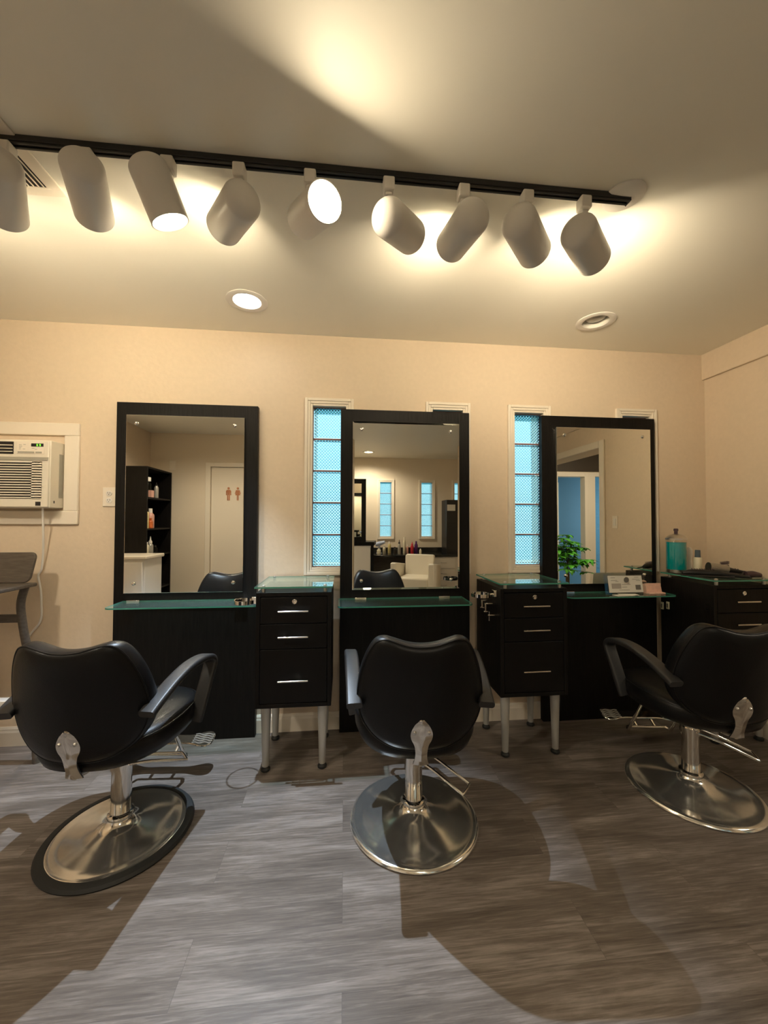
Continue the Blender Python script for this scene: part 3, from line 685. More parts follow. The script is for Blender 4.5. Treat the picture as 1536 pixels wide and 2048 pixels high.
b = MB(); b.box((X0+.08, Y0-.0055, 1.640), (FX1-.178, Y0-.0042, 1.708)); b.build('vent_recess', M['dark'], fp, world=True)
b = MB()
for z in (1.651, 1.668, 1.686): b.box((X0+.08, Y0-.010, z), (FX1-.182, Y0-.0055, z+.0045))
b.box((-1.915, Y0-.011, 1.645), (-1.908, Y0-.0055, 1.70)); b.build('vent_slats', M['acplastic'], fp, world=True)
b = MB(); b.box((FX1-.160, Y0-.0062, 1.642), (FX1-.022, Y0-.0042, 1.707)); cp = b.build('control_panel', M['trim'], fp, world=True, bevel=.001)
b = MB(); b.box((FX1-.088, Y0-.0075, 1.683), (FX1-.026, Y0-.0062, 1.700)); dp = b.build('display', M['blackplastic'], cp, world=True); dp['label'] = 'dark display with green digits'
# seven segment digits "69" are part of the lit display
def seg7(mb, x, z, s, on, y):
    w, h, k2 = s*.55, s, s*.14
    S = {'a': (0, h-k2, w, h), 'g': (0, h/2-k2/2, w, h/2+k2/2), 'd': (0, 0, w, k2), 'f': (0, h/2, k2, h), 'b': (w-k2, h/2, w, h), 'e': (0, 0, k2, h/2), 'c': (w-k2, 0, w, h/2)}
    for q_ in on: a = S[q_]; mb.box((x+a[0], y, z+a[1]), (x+a[2], y+.0008, z+a[3]))
dm = MB(); seg7(dm, FX1-.060, 1.6855, .0115, 'acdefg', Y0-.0083); seg7(dm, FX1-.046, 1.6855, .0115, 'abcdfg', Y0-.0083); dg = dm.build('digits', M['led'], cp, world=True, smooth=0)
b = MB()
for bx, bw, bz in ((.150, .014, 1.690), (.128, .012, 1.692), (.150, .016, 1.682), (.150, .012, 1.674), (.150, .010, 1.667), (.130, .012, 1.667), (.085, .014, 1.672), (.070, .012, 1.666)): b.box((FX1-bx, Y0-.0068, bz), (FX1-bx+bw, Y0-.0060, bz+.0025))
b.box((FX1-.156, Y0-.0072, 1.646), (FX1-.072, Y0-.0060, 1.655)); b.box((FX1-.066, Y0-.0072, 1.646), (FX1-.034, Y0-.0060, 1.655)); b.build('buttons', M['acgrey'], cp, world=True)
b = MB(); b.box((FX1-.062, Y0-.0055, 1.357), (FX1-.036, Y0-.0038, 1.379)); b.build('badge', M['blackplastic'], fp, world=True)
b = MB(); b.box((X1-.001, 2.375, 1.405), (X1+.0012, 2.405, 1.655)); b.build('side_label', M['acgrey'], body, world=True)
b = MB(); b.box((X1-.001, 2.338, 1.372), (X1+.001, 2.345, 1.386)); b.build('side_slot', M['blackplastic'], body, world=True)
b = MB(); b.tube(catmull([(-1.675, 2.33, 1.350), (-1.682, 2.345, 1.30), (-1.705, 2.385, 1.12), (-1.725, 2.405, 1.0), (-1.742, 2.405, .96), (-1.728, 2.405, .88), (-1.722, 2.405, .80), (-1.726, 2.405, .70), (-1.79, 2.405, .60), (-1.84, 2.405, .40)], 6), .0055, 10); cdx = b.build('power_cord', M['white'], t, world=True); cdx['label'] = 'white power cord'

t = thing('wall_outlet', 'cream double power outlet on the wall left of the first mirror', 'outlet', (-1.3755, 2.42, 1.415))
b = MB(); b.box((-1.411, 2.4135, 1.359), (-1.340, 2.4195, 1.471)); b.build('cover_plate', M['trim'], t, world=True, bevel=.002)
for z in (1.436, 1.394):
    b = MB(); b.lathe([(.0165, 0), (.0165, .0025), (.015, .003)], (-1.3755, 2.4135, z), (0, -1, 0), 24); so = b.build('socket', M['white'], t, world=True)
    b = MB()
    for x in (-.006, .006): b.box((-1.3755+x-.001, 2.4095, z-.001), (-1.3755+x+.001, 2.4108, z+.008))
    b.lathe([(.0022, 0), (.0022, .001)], (-1.3755, 2.4106, z-.007), (0, -1, 0), 10); b.build('slots', M['blackplastic'], so, world=True)

t = thing('bar_stool', 'dark wooden high stool at the left edge beside the air conditioner cord', 'stool', (-1.86, 2.16, 0))
SX0, SX1 = -2.08, -1.632
b = MB(); pl = rrect(.44, .15, .03, 5); b.sweep([(-1.866, 2.24, 1.03), (-1.866, 2.256, 1.032)], [(a, c) for a, c in pl], (1, 0, 0)); 
b = MB(); b.prism([(-1.866+a*(1+.10*c/.075*.5), 2.232+c*.12, 1.026+c*1.06) for a, c in pl], (0, .016, 0)); b.build('backrest', M['brownwood'], t, world=True, bevel=.003)
b = MB(); b.box((SX0, 1.86, .925), (SX1, 2.25, .945)); b.build('seat', M['brownwood'], t, world=True, bevel=.006)
for sd, X in ((1, SX1-.032), (-1, SX0+.032)):
    for yy, sp in ((2.21, .03), (1.90, -.03)):
        b = MB(); b.tube(catmull([(X, yy, .926), (X-sd*.018, yy, .84), (X-sd*.004, yy, .72), (X+sd*.03, yy+sp*.5, .45), (X+sd*.055, yy+sp, .0)], 6), [.019]*25, 10); b.build('leg', M['brownwood'], t, world=True)
b = MB(); b.box((SX0+.04, 2.195, .745), (SX1-.045, 2.222, .785)); b.box((SX0+.04, 1.888, .745), (SX1-.045, 1.912, .785)); b.build('rung', M['brownwood'], t, world=True, bevel=.003)
b = MB(); b.box((SX0+.02, 2.17, .315), (SX1-.06, 2.225, .355)); s_ = b.build('foot_board', M['white'], t, world=True, bevel=.003); s_['label'] = 'pale foot board'

# ------------------------------------------------------------------ things on the right station and corner cabinet
SZ = .8225
t = thing('licence_holder', 'clear acrylic stand with a white licence card on the right glass shelf', 'card holder', (1.765, 2.28, SZ))
b = MB(); lean = Matrix.Rotation(math.radians(-10), 3, 'X')
b.box((1.628, 2.262, SZ), (1.905, 2.265, SZ+.122), lean, (1.77, 2.262, SZ)); b.box((1.628, 2.2595, SZ), (1.905, 2.32, SZ+.003)); b.build('acrylic_stand', M['acrylic'], t, world=True)
b = MB(); b.box((1.652, 2.2585, SZ+.010), (1.882, 2.2600, SZ+.114), lean, (1.77, 2.262, SZ)); cardo = b.build('card', M['paper'], t, world=True)
b = MB(); y0, y1 = 2.2575, 2.2582
b.box((1.672, y0, SZ+.034), (1.735, y1, SZ+.066), lean, (1.77, 2.262, SZ)); b.build('photo_block', M['inkl'], cardo, world=True)
b = MB()
b.lathe([(.017, 0), (.017, .0008), (.010, .0008), (.001, .0012)], (1.764, y1+.0002-.0145*0+.0, SZ+.090), (0, -math.cos(math.radians(10)), -math.sin(math.radians(10))*0), 24); 
b.box((1.832, y0, SZ+.026), (1.867, y1, SZ+.056), lean, (1.77, 2.262, SZ))
for lx, lw, lz in ((1.67, .03, .100), (1.67, .042, .084), (1.70, .02, .077), (1.83, .03, .102), (1.815, .05, .090), (1.84, .028, .082), (1.74, .035, .042), (1.74, .06, .058), (1.72, .07, .024)): b.box((lx, y0, SZ+lz), (lx+lw, y1, SZ+lz+.0022), lean, (1.77, 2.262, SZ))
b.build('print', M['ink'], cardo, world=True)
t = thing('business_cards', 'small stack of pink cards beside the licence stand', 'cards', (1.955, 2.27, SZ))
b = MB(); b.box((1.905, 2.262, SZ), (2.012, 2.29, SZ+.065), Matrix.Rotation(math.radians(-14), 3, 'X'), (1.96, 2.262, SZ)); b.build('stack', M['pink'], t, world=True, bevel=.001)
b = MB(); b.box((1.902, 2.232, SZ+.0005), (2.008, 2.262, SZ+.010)); b.build('loose_cards', M['pink'], t, world=True, bevel=.001)
for x0, x1, y0, y1, rz, z, lb in ((1.655, 1.775, 2.195, 2.245, 5, 0, 'white paper slip lying nearest the shelf edge in front of the licence stand'), (1.70, 1.81, 2.208, 2.252, -7, .0022, 'white paper slip lying on top of another below the licence card')):
    b = MB(); b.box((x0, y0, SZ+.0005+z), (x1, y1, SZ+.002+z), Matrix.Rotation(math.radians(rz), 3, 'Z')); tag(b.build('paper_slip', M['paper']), lb, 'paper', 'paper slips on the right shelf')

GZ = .9455
t = thing('disinfectant_jar', 'tall clear jar of teal disinfectant with a chrome lid', 'jar', (2.155, 2.308, GZ))
b = MB(); b.lathe([(.056, .001), (.058, .006), (.058, .215), (.056, .219), (.055, .215), (.055, .006)], seg=40, cap0=True, cap1=False); b.build('glass', M['acrylic'], t)
b = MB(); b.lathe([(.0542, .024), (.0545, .028), (.0545, .198), (.0542, .2)], seg=40); b.build('liquid', M['teal'], t)
b = MB(); b.lathe([(.0545, .004), (.0545, .0235)], seg=36); b.build('tray', M['steel'], t)
b = MB(); b.lathe([(.0585, .216), (.0585, .224), (.045, .240), (.020, .252), (.012, .254)], seg=40); ld_ = b.build('lid', M['steel'], t)
b = MB(); b.lathe([(.010, .253), (.010, .270), (.013, .272), (.013, .285), (.010, .288)], seg=20); b.build('knob', M['mauve'], ld_)

def bottle(name, loc, r, h, body, label, cat='bottle', cap=None, capr=.45, caph=.22, group=None, neck=.6, nozzle=False):
    t = thing(name, label, cat, loc, group=group)
    hb = h*(1-caph)
    b = MB(); b.lathe([(r*.92, .0), (r, h*.02), (r, hb*.80), (r*.93, hb*.88), (r*neck, hb*.97), (r*neck, hb)], seg=20); b.build('body', body, t)
    b = MB()
    if nozzle: b.lathe([(r*.62, hb), (r*.62, hb+h*caph*.3), (r*.3, hb+h*caph*.45), (r*.12, h)], seg=16)
    else: b.lathe([(r*capr/.45*.5, hb), (r*capr/.45*.5, h*.99), (r*capr/.45*.44, h)], seg=18)
    b.build('cap', cap or M['blackplastic'], t); return t
# lotion tube: wavy sided
t = thing('lotion_bottle', 'white curvy lotion bottle behind the teal jar', 'bottle', (2.262, 2.336, GZ))
b = MB(); b.lathe([(.026, 0), (.028, .004), (.030, .04), (.026, .085), (.0285, .125), (.026, .152)], seg=28); b.build('body', M['white'], t)
b = MB(); b.lathe([(.020, .152), (.020, .160), (.017, .164)], seg=24); b.build('cap', M['white'], t)
t = thing('spray_bottle', 'slim frosted bottle with a dark cap right of the teal jar', 'bottle', (2.255, 2.255, GZ))
b = MB(); b.lathe([(.0215, 0), (.0225, .004), (.0225, .098), (.018, .105)], seg=24); b.build('body', M['cream'], t)
b = MB(); b.lathe([(.0155, .105), (.0145, .150), (.012, .152)], seg=20); b.build('cap', M['pot'], t)
# round brush leaning on the pile
def rod(t, name, pts, rad, m, seg=14): b = MB(); b.tube(pts, rad, seg); return b.build(name, m, t, world=True)
t = thing('round_brush', 'metal barrel round hair brush lying on top of the brush pile', 'hair brush', (2.30, 2.15, GZ))
b = MB(); b.cyl((2.235, 2.165, GZ+.054), (2.330, 2.135, GZ+.040), .0275, seg=28); b.build('barrel', M['bristle'], t, world=True)
b = MB(); b.cyl((2.2335, 2.1655, GZ+.0542), (2.2365, 2.1645, GZ+.0538), .0295, seg=28); b.build('end_ring', M['blackplastic'], t, world=True)
rod(t, 'handle', [(2.332, 2.134, GZ+.040), (2.36, 2.125, GZ+.036), (2.40, 2.11, GZ+.028), (2.44, 2.095, GZ+.022)], [.018, .013, .011, .009], M['blackplastic'])
tools = [
    ('paddle_brush', 'black paddle brush lying along the front left of the corner cabinet top', 'hair brush', [(2.085, 2.19, GZ+.014), (2.13, 2.17, GZ+.021), (2.22, 2.12, GZ+.021), (2.30, 2.07, GZ+.014), (2.36, 2.03, GZ+.010)], [.010, .020, .021, .012, .008]),
    ('hair_comb', 'thin black tail comb poking left over the edge of the corner cabinet', 'comb', [(2.055, 2.17, GZ+.006), (2.16, 2.11, GZ+.006), (2.28, 2.045, GZ+.006)], [.003, .005, .006]),
    ('flat_iron', 'dark flat iron lying across the back of the brush pile', 'hair iron', [(2.30, 2.26, GZ+.013), (2.36, 2.22, GZ+.013), (2.42, 2.16, GZ+.013), (2.46, 2.10, GZ+.012)], [.012, .013, .013, .008]),
    ('vent_brush', 'black vent brush with its handle raised, right of the round brush', 'hair brush', [(2.33, 2.20, GZ+.045), (2.36, 2.20, GZ+.05), (2.40, 2.19, GZ+.056)], [.007, .009, .008]),
    ('hair_clipper', 'dark mauve clipper at the right end of the tool pile', 'clipper', [(2.37, 2.06, GZ+.021), (2.41, 2.055, GZ+.022), (2.455, 2.05, GZ+.016)], [.017, .020, .013]),
]
for nm, lb, ct, pts, rad in tools:
    t = thing(nm, lb, ct, (pts[0][0], pts[0][1], GZ))
    cp_ = catmull(pts, 4); rr2 = []
    for i_ in range(len(cp_)):
        f_ = i_/4; k0 = min(int(f_), len(rad)-1); k1 = min(k0+1, len(rad)-1); rr2.append(rad[k0]+(rad[k1]-rad[k0])*(f_-k0))
    rod(t, 'body', cp_, rr2, M['mauve'] if nm in ('hair_clipper', 'flat_iron') else M['blackplastic'])
    if nm in ('paddle_brush', 'vent_brush'):
        b = MB()
        a0, a1 = Vector(pts[1]), Vector(pts[2])
        for k2 in range(9):
            p = a0.lerp(a1, k2/8)
            for o_ in (-.008, 0, .008): b.cyl(p+Vector((o_*.5, o_, .012)), p+Vector((o_*.7, o_*1.3, .030 if nm == 'vent_brush' else .026)), .0012, seg=5)
        b.build('bristles', M['mauve'], t, world=True)
    if nm == 'hair_comb':
        b = MB(); a0, a1 = Vector(pts[1]), Vector(pts[2])
        for k2 in range(22): p = a0.lerp(a1, k2/21); b.box((p.x-.0008, p.y, p.z-.0015), (p.x+.0008, p.y+.02, p.z+.0015))
        b.build('teeth', M['blackplastic'], t, world=True)
for k2, (x, y, lb) in enumerate(((2.345, 2.075, 'black claw clip lying in front of the round brush handle'), (2.425, 2.20, 'black claw clip resting behind the round brush handle'))):
    t = thing('hair_clip', lb, 'hair clip', (x, y, GZ)); b = MB(); zz = .0 if k2 == 0 else .0
    for sd in (-1, 1):
        b.tube(catmull([(x-.03, y+sd*.004, GZ+.006+zz), (x, y+sd*.014, GZ+.018+zz), (x+.03, y+sd*.005, GZ+.024+zz), (x+.045, y+sd*.010, GZ+.034+zz)], 4), .0045, 8)
    b.build('jaws', M['blackplastic'], t, world=True)

# ------------------------------------------------------------------ rear of the room, seen in the mirrors
# restroom door
d_ = sthing('door_1', (-1.3815, YF, 0))
b = MB()
for a, c, z0, z1 in ((-1.853, -1.788, 0, 2.055), (-.975, -.91, 0, 2.055), (-1.788, -.975, 2.0, 2.055)): b.box((a, YF-.001, z0), (c, YF+.016, z1))
b.build('casing', M['trim'], d_, world=True, bevel=.004)
b = MB(); b.box((-1.785, YF-.06, .006), (-.978, YF-.02, 1.997)); b.build('door_leaf', M['trim'], d_, world=True, bevel=.002)
b = MB(); b.lathe([(.012, 0), (.012, .02), (.024, .03), (.027, .045), (.018, .058), (.002, .06)], (-1.04, YF-.02, .98), (0, 1, 0), 20); b.build('knob', M['steel'], d_, world=True)
def figure(x, skirt, label):
    t = thing('restroom_sign', label, 'sign', (x, YF-.02, 1.56), group='restroom door figures'); b = MB(); y = YF-.0198
    if skirt: P = [(-.012, .07), (-.012, 0), (-.002, 0), (-.002, .07), (.002, .07), (.002, 0), (.012, 0), (.012, .07), (.032, .07), (.020, .12), (.034, .085), (.040, .09), (.024, .14), (-.024, .14), (-.040, .09), (-.034, .085), (-.020, .12), (-.032, .07)]
    else: P = [(-.018, .09), (-.018, 0), (-.003, 0), (-.003, .075), (.003, .075), (.003, 0), (.018, 0), (.018, .09), (.022, .12), (.022, .07), (.034, .07), (.034, .125), (.022, .142), (-.022, .142), (-.034, .125), (-.034, .07), (-.022, .07), (-.022, .12)]
    b.prism([(x+a, y, 1.55+c) for a, c in P], (0, .004, 0)); b.lathe([(.0155, 0), (.0155, .004)], (x, y, 1.55+.163), (0, 1, 0), 20)
    b.build('cutout', M['copper'], t, world=True, smooth=0)
figure(-1.56, False, 'copper man figure on the restroom door, seen in the left mirror')
figure(-1.439, True, 'copper woman figure with a skirt on the restroom door, seen in the left mirror')
t = thing('switch_plate', 'blank cream plate on the wall above the bookcase, seen in the left mirror', 'wall plate', (-2.277, YF, 1.95))
b = MB(); b.box((-2.315, YF+.0005, 1.945), (-2.24, YF+.006, 2.075)); b.build('plate', M['trim'], t, world=True, bevel=.002)
t = thing('light_switch', 'cream rocker light switch on the right wall, seen in the right mirror', 'switch', (XR, 1.372, 1.273))
b = MB(); b.box((XR-.006, 1.337, 1.215), (XR-.0005, 1.407, 1.331)); sp_ = b.build('cover_plate', M['trim'], t, world=True, bevel=.002)
b = MB(); b.box((XR-.010, 1.355, 1.240), (XR-.006, 1.389, 1.306)); b.build('rocker', M['white'], sp_, world=True, bevel=.002)

# bookcase and white cabinet on the left wall
t = thing('bookcase', 'tall black open bookcase against the left wall, seen in the left mirror', 'bookcase', (-2.39, -.28, 0))
b = MB(); bx0, bx1, by0, by1 = -2.535, -2.25, -.60, .03
b.box((bx0, by1-.02, 0), (bx1, by1, 1.90)); b.box((bx0, by0, 0), (bx1, by0+.02, 1.90)); b.box((bx0, by0+.02, .02), (bx0+.012, by1-.02, 1.90)); b.box((bx0+.012, by0+.02, 1.88), (bx1, by1-.02, 1.90)); b.build('carcass', M['wood'], t, world=True, bevel=.001)
for z in (.04, .44, .85, 1.165, 1.53): b = MB(); b.box((bx0+.012, by0+.02, z), (bx1-.004, by1-.02, z+.018)); b.build('shelf', M['wood'], t, world=True)
t = thing('white_cabinet', 'white drawer cabinet with a bullnose top, seen in the left mirror', 'cabinet', (-2.25, .24, 0))
b = MB(); b.box((-2.53, .05, .0), (-2.07, .42, .865)); b.build('body', M['white'], t, world=True, bevel=.003)
b = MB(); b.box((-2.55, .034, .866), (-2.045, .44, .905)); b.build('worktop', M['trim'], t, world=True, bevel=.012, seg=3)
for z0, z1 in ((.66, .84), (.45, .64), (.08, .43)):
    b = MB(); b.box((-2.51, .4205, z0), (-2.30, .436, z1)); dr = b.build('drawer', M['white'], t, world=True, bevel=.003)
    b = MB(); b.box((-2.44, .437, z1-.06), (-2.37, .450, z1-.05)); b.build('pull', M['steel'], dr, world=True)
b = MB(); b.box((-2.28, .4205, .08), (-2.09, .436, .84)); b.build('door', M['white'], t, world=True, bevel=.003)
G = 'bottles on the black bookcase'
bottle('clear_bottle', (-2.30, -.08, 1.5485), .040, .235, M['acrylic'], 'clear bottle with a white domed cap on the upper bookcase shelf', cap=M['white'], capr=.8, caph=.2, group=G)
t = thing('pink_carton', 'small pink and white carton on the upper bookcase shelf', 'box', (-2.285, -.14, 1.5485)); b = MB(); b.box((-.02, -.03, 0), (.02, .03, .085)); b.build('carton', M['salmon'], t, bevel=.002)
bottle('pump_bottle', (-2.32, -.34, 1.5485), .024, .20, M['silverbottle'], 'slim silver bottle at the back of the upper bookcase shelf', group=G, nozzle=True)
bottle('shampoo_bottle', (-2.30, -.16, 1.1835), .042, .235, M['salmon'], 'salmon bottle with a white cap on the middle bookcase shelf', cap=M['white'], group=G)
bottle('yellow_bottle', (-2.30, -.045, 1.1835), .036, .27, M['yellow'], 'tall yellow bottle beside the bookcase side on the middle shelf', cap=M['yellow'], group=G, neck=.4)
bottle('amber_bottle', (-2.27, -.105, 1.1835), .026, .12, M['orange'], 'short orange bottle in front of the salmon bottle', cap=M['orange'], group=G)
bottle('cream_spray', (-2.30, -.06, .8685), .038, .20, M['cream'], 'cream spray bottle on the lower bookcase shelf', cap=M['white'], group=G, nozzle=True, caph=.35)
bottle('white_spray', (-2.30, -.17, .8685), .032, .22, M['silverbottle'], 'pale grey spray bottle on the lower bookcase shelf', cap=M['white'], group=G, nozzle=True, caph=.4)
bottle('small_jar', (-2.32, -.33, .8685), .028, .10, M['acrylic'], 'small clear jar at the back of the lower bookcase shelf', group=G)

# long counter under the rear windows
t = thing('rear_counter', 'long counter with a black stone top under the rear windows, seen in the middle mirror', 'counter', (1.3, -2.05, 0))
b = MB(); b.box((.30, -2.355, .665), (2.485, -1.76, .70)); b.box((.30, -2.355, .70), (2.485, -2.335, .79)); b.build('worktop', M['granite'], t, world=True, bevel=.004)
b = MB(); b.box((1.46, -2.35, .0), (2.485, -1.80, .664)); b.build('cabinet_body', M['white'], t, world=True, bevel=.002)
b = MB(); b.box((.32, -2.35, 0), (1.455, -2.33, .664)); b.box((.32, -2.33, .0), (.34, -1.80, .664)); b.build('knee_space_panel', M['brownwood'], t, world=True)
for x0, x1, z0, z1 in ((1.50, 1.90, .47, .64), (1.50, 1.90, .27, .455), (1.50, 1.90, .08, .255), (1.93, 2.44, .08, .64)):
    b = MB(); b.box((x0, -1.7995, z0), (x1, -1.782, z1)); dr = b.build('drawer', M['white'], t, world=True, bevel=.003)
    b = MB(); cx = (x0+x1)/2; b.tube(catmull([(cx-.05, -1.782, z1-.075), (cx-.03, -1.760, z1-.075), (cx+.03, -1.760, z1-.075), (cx+.05, -1.782, z1-.075)], 4), .005, 8); b.build('handle', M['steel'], dr, world=True)
G = 'bottles on the rear counter'; CZ = .7005
rows = [
    (.60, -1.98, .035, .10, 'cream', 'cream', 'squat cream jar at the left of the rear counter', 'jar', False),
    (.70, -2.05, .026, .14, 'cream', 'trim', 'short cream bottle left of the black nozzle bottle on the rear counter', 'bottle', False),
    (.80, -2.12, .028, .21, 'yellow', 'trim', 'pale yellow bottle on the rear counter', 'bottle', False),
    (.885, -2.02, .030, .12, 'blackplastic', 'blackplastic', 'short black tumbler on the rear counter', 'cup', False),
    (.955, -1.97, .027, .25, 'silverbottle', 'blackplastic', 'silver bottle with a black nozzle on the rear counter', 'bottle', True),
    (1.06, -2.06, .026, .29, 'cream', 'trim', 'tall cream bottle left of the red bottle', 'bottle', False),
    (1.105, -2.00, .018, .16, 'salmon', 'white', 'slim salmon bottle beside the red bottle', 'bottle', False),
    (1.185, -1.98, .028, .215, 'red', 'red', 'red squeeze bottle on the rear counter', 'bottle', True),
    (1.265, -2.03, .030, .22, 'purple', 'purple', 'dark purple bottle right of the red bottle', 'bottle', False),
    (1.335, -1.99, .022, .09, 'cream', 'white', 'tiny white jar right of the purple bottle', 'jar', False),
]
for x, y, r_, h_, m_, c_, lb, ct, nz in rows:
    bottle('counter_bottle' if ct == 'bottle' else 'counter_'+ct, (x, y, CZ), r_, h_, M[m_], lb, cat=ct, cap=M[c_], group=G, nozzle=nz, caph=.28 if nz else .18)
t = thing('blow_dryer', 'pale blue hair dryer standing on the rear counter', 'hair dryer', (.62, -2.16, CZ))
b = MB(); b.lathe([(.02, -.07), (.035, -.06), (.04, .0), (.03, .06), (.026, .11)], (.0, .0, .17), (.8, .3, .25), 20); b.build('barrel', M['paleblue'], t)
b = MB(); b.tube([(0, 0, .15), (.01, .0, .06), (.0, .0, .012)], .018, 12); b.lathe([(.05, 0), (.05, .012)], (0, 0, 0), seg=24); b.build('handle', M['paleblue'], t)

# dark display tower standing on the counter
t = thing('display_tower', 'tall dark display case with a pale card at the right of the rear counter', 'display case', (1.88, -2.1, CZ))
b = MB(); b.box((1.802, -2.325, CZ), (2.05, -1.98, 1.655)); b.build('case', M['blackplastic'], t, world=True, bevel=.004)
b = MB(); b.box((1.815, -1.98, 1.46), (1.96, -1.976, 1.57)); b.build('card', M['paper'], t, world=True)

# white armchair facing the counter
t = thing('white_armchair', 'white upholstered armchair by the rear counter, seen in the middle mirror', 'armchair', (1.12, -1.22, 0), PI+math.radians(24))
b = MB(); pts = rrect(.46, .36, .04, 5); b.loft([[(a*(1+.05*(c/.17)), .19+o+.045*(c/.17)-.02*math.cos(a*4), .56+c) for a, c in pts] for o in (0.0, .07)]); b.build('backrest', M['whitevinyl'], t, bevel=.015, seg=3)
b = MB(); b.box((-.235, -.27, .25), (.235, .19, .43)); b.build('seat', M['whitevinyl'], t, bevel=.03, seg=3)
for sd in (-1, 1):
    b = MB(); b.prism([(sd*.245, .26, .585), (sd*.245, .26, .14), (sd*.245, -.32, .14), (sd*.245, -.32, .645), (sd*.245, -.26, .650)], (sd*.085, 0, 0)); b.build('arm', M['whitevinyl'], t, bevel=.015, seg=3)
for x in (-.27, .27):
    for y in (-.27, .2): b = MB(); b.cyl((x, y, 0), (x, y, .16), .014, .018, seg=12); b.build('leg', M['steel'], t)

# half wall with a second styling mirror on it
t = thing('partition_station', 'white half wall with black ledge and black framed mirror, seen in the middle mirror', 'styling station', (.17, -1.3, 0))
b = MB(); b.box((-.30, -1.40, 0), (.40, -1.2, .90)); b.build('half_wall', M['white'], t, world=True)
b = MB(); b.prism([(-.32, -1.18, .90), (.455, -1.18, .90), (.52, -1.62, .90), (-.32, -1.62, .90)], (0, 0, .055)); b.box((.405, -1.22, .0), (.45, -1.19, .90)); b.build('ledge', M['wood'], t, world=True, bevel=.002)
b = MB(); b.box((-.30, -1.27, .956), (.332, -1.235, 1.925)); b.build('frame', M['wood'], t, world=True, bevel=.002)
b = MB(); b.box((-.22, -1.2345, 1.03), (.262, -1.228, 1.85)); b.build('mirror', M['mirror'], t, world=True, smooth=0)

# ------------------------------------------------------------------ hall beyond the opening, seen in the right mirror
HY, HX = -.99, 2.712
b = MB(); wall_x(b, HX, 6.0, HY-.1, HY, 0, 2.06, [(3.30, 3.745, -.01, 1.977), (3.93, 4.13, .34, 1.985)]); struct(b.build('wall_hall', M['trim'], smooth=0))
b = MB(); b.box((HX, HY-.1, 2.06), (6.0, HY+.02, 2.6)); struct(b.build('trim_3', M['brownwall'], smooth=0))
b = MB(); b.box((5.2, HY, 0), (5.3, D, 2.6)); struct(b.build('wall_hall_end', M['wall_rear'], smooth=0))
b = MB(); b.box((HX, 1.9, 0), (5.2, 2.0, 2.6)); struct(b.build('wall_hall_side', M['wall_rear'], smooth=0))
b = MB(); b.box((HX, -2.5, 2.6), (6.0, 2.0, 2.68)); struct(b.build('ceiling_hall', M['brownwall'], smooth=0))
b = MB()
for y0, y1 in ((HY, HY+.02),):
    for a, c, z0, z1 in ((3.745, 3.80, 0, 2.03), (3.25, 3.30, 0, 2.03), (3.30, 3.745, 1.977, 2.03)): b.box((a, y0, z0), (c, y1, z1))
struct(b.build('trim_4', M['trim'], smooth=0, bevel=.004))
b = MB()
for i in range(8): b.box((3.934, HY-.08, .345+i*.205), (4.126, HY-.02, .345+i*.205+.195))
g_ = b.build('window_9', M['block'], smooth=0); struct(g_)
b = MB(); b.box((HX, -2.5, 0), (6.0, -2.4, 2.6)); struct(b.build('wall_blue', M['bluewall'], smooth=0))
d_ = sthing('door_2', (3.9, -2.4, 0)); b = MB(); b.box((3.2, -2.4, 0), (4.13, -2.37, 2.03)); b.build('door_frame', M['trim'], d_, world=True, bevel=.003)
b = MB(); b.box((3.28, -2.3699, .01), (4.05, -2.355, 1.95)); b.build('door_leaf', M['white'], d_, world=True, bevel=.003)
lamp('hall_fill', 'AREA', (3.5, .35, 2.55), 17, (1, .86, .66), shape='DISK', size=.3)  # unseen area light without a fixture, added to brighten the hall in the mirror
o = lamp('blue_room_fill', 'AREA', (5.9, -1.7, 1.5), 17, (.75, .9, 1), shape='RECTANGLE', size=.9, size_y=1.6); o.rotation_euler = (0, math.radians(90), 0)  # unseen area light added to brighten the blue room; no window is built
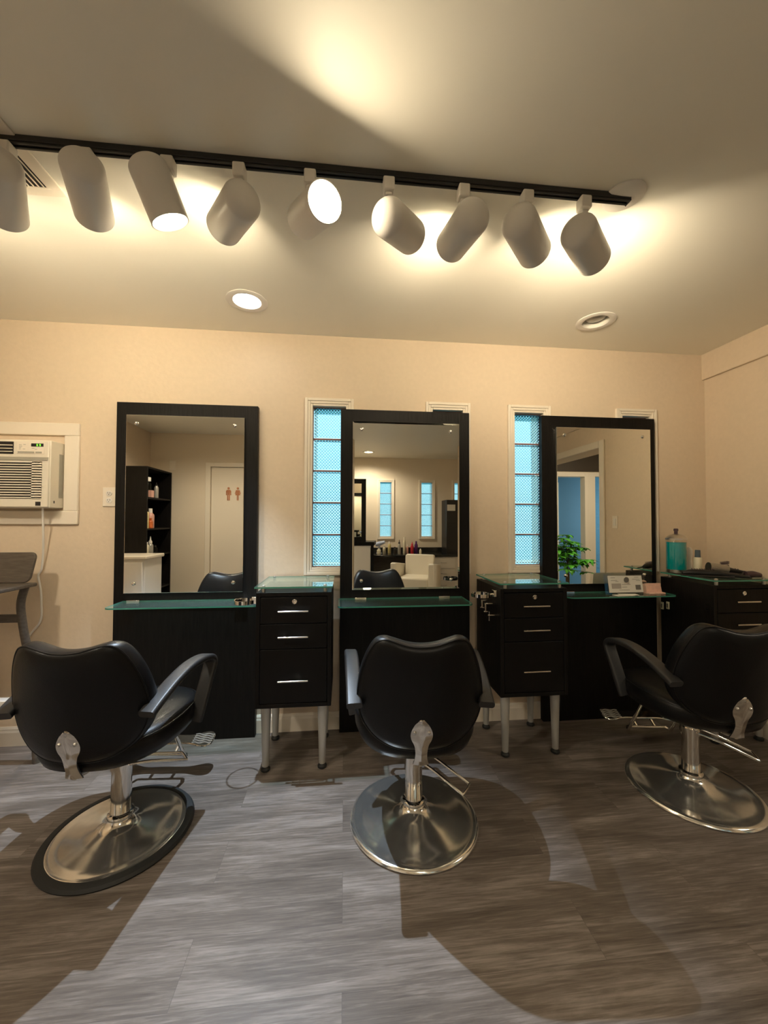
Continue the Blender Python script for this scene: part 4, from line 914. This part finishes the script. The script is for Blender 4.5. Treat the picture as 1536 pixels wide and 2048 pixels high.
# potted money tree
t = thing('potted_plant', 'leafy green potted tree in the hall, seen in the right mirror', 'plant', (3.16, -.50, 0))
b = MB(); b.lathe([(.11, 0), (.125, .01), (.155, .30), (.165, .31), (.165, .335), (.145, .335), (.14, .30)], seg=32, cap1=False); b.build('pot', M['pot'], t)
b = MB(); b.lathe([(.0, .30), (.142, .30)], seg=24, cap0=False, cap1=False); b.build('soil', M['soil'], t)
b = MB(); random.seed(3); tips = []
for k_ in range(5):
    a = 2*PI*k_/5; p = [(.015*math.cos(a+h_*9), .015*math.sin(a+h_*9), .30+h_) for h_ in (0, .06, .12, .18, .24)]
    b.tube(catmull(p, 3), .011, 8)
for k_ in range(46):
    a = 2*PI*k_/46*7.62; el = random.uniform(.0, 1.35); ln = random.uniform(.12, .25); z0 = random.uniform(.55, .82)
    d = Vector((math.cos(a)*math.cos(el), math.sin(a)*math.cos(el), math.sin(el))); p0 = Vector((0, 0, z0)); p1 = p0+d*ln*1.2
    b.tube(catmull([p0-Vector((0, 0, .02)), p0+d*ln*.6+Vector((0, 0, .02)), p1], 3), .0035, 6); tips.append((p1, a))
b.build('stems', M['trunk'], t)
b = MB()
for p, a in tips:
    for q_ in range(6):
        aa = a + (q_-2.5)*.85 + random.uniform(-.2, .2); ln = random.uniform(.12, .18); w_ = ln*.24; dr_ = random.uniform(.25, .9)
        h_ = Vector((math.cos(aa), math.sin(aa), 0)); sd_ = Vector((-h_.y, h_.x, 0)); pr_ = []
        for s_ in range(6):
            f_ = s_/5; c_ = p + h_*(ln*f_*math.cos(dr_*f_)) + Vector((0, 0, .03*f_ - ln*dr_*f_*f_*.8)); ww = w_*math.sin(PI*min(.98, .06+f_*.94))
            pr_.append((c_-sd_*ww, c_+Vector((0, 0, -.004)), c_+sd_*ww))
        vs = [x for t3 in pr_ for x in t3]; fs = []
        for s_ in range(5):
            for e_ in (0, 1): i0 = s_*3+e_; fs.append((i0, i0+1, i0+4, i0+3))
        b.add(vs, fs)
lf = b.build('leaves', M['leaf'], t, smooth=60); 
sm = lf.modifiers.new('thick', 'SOLIDIFY'); sm.thickness = .0012
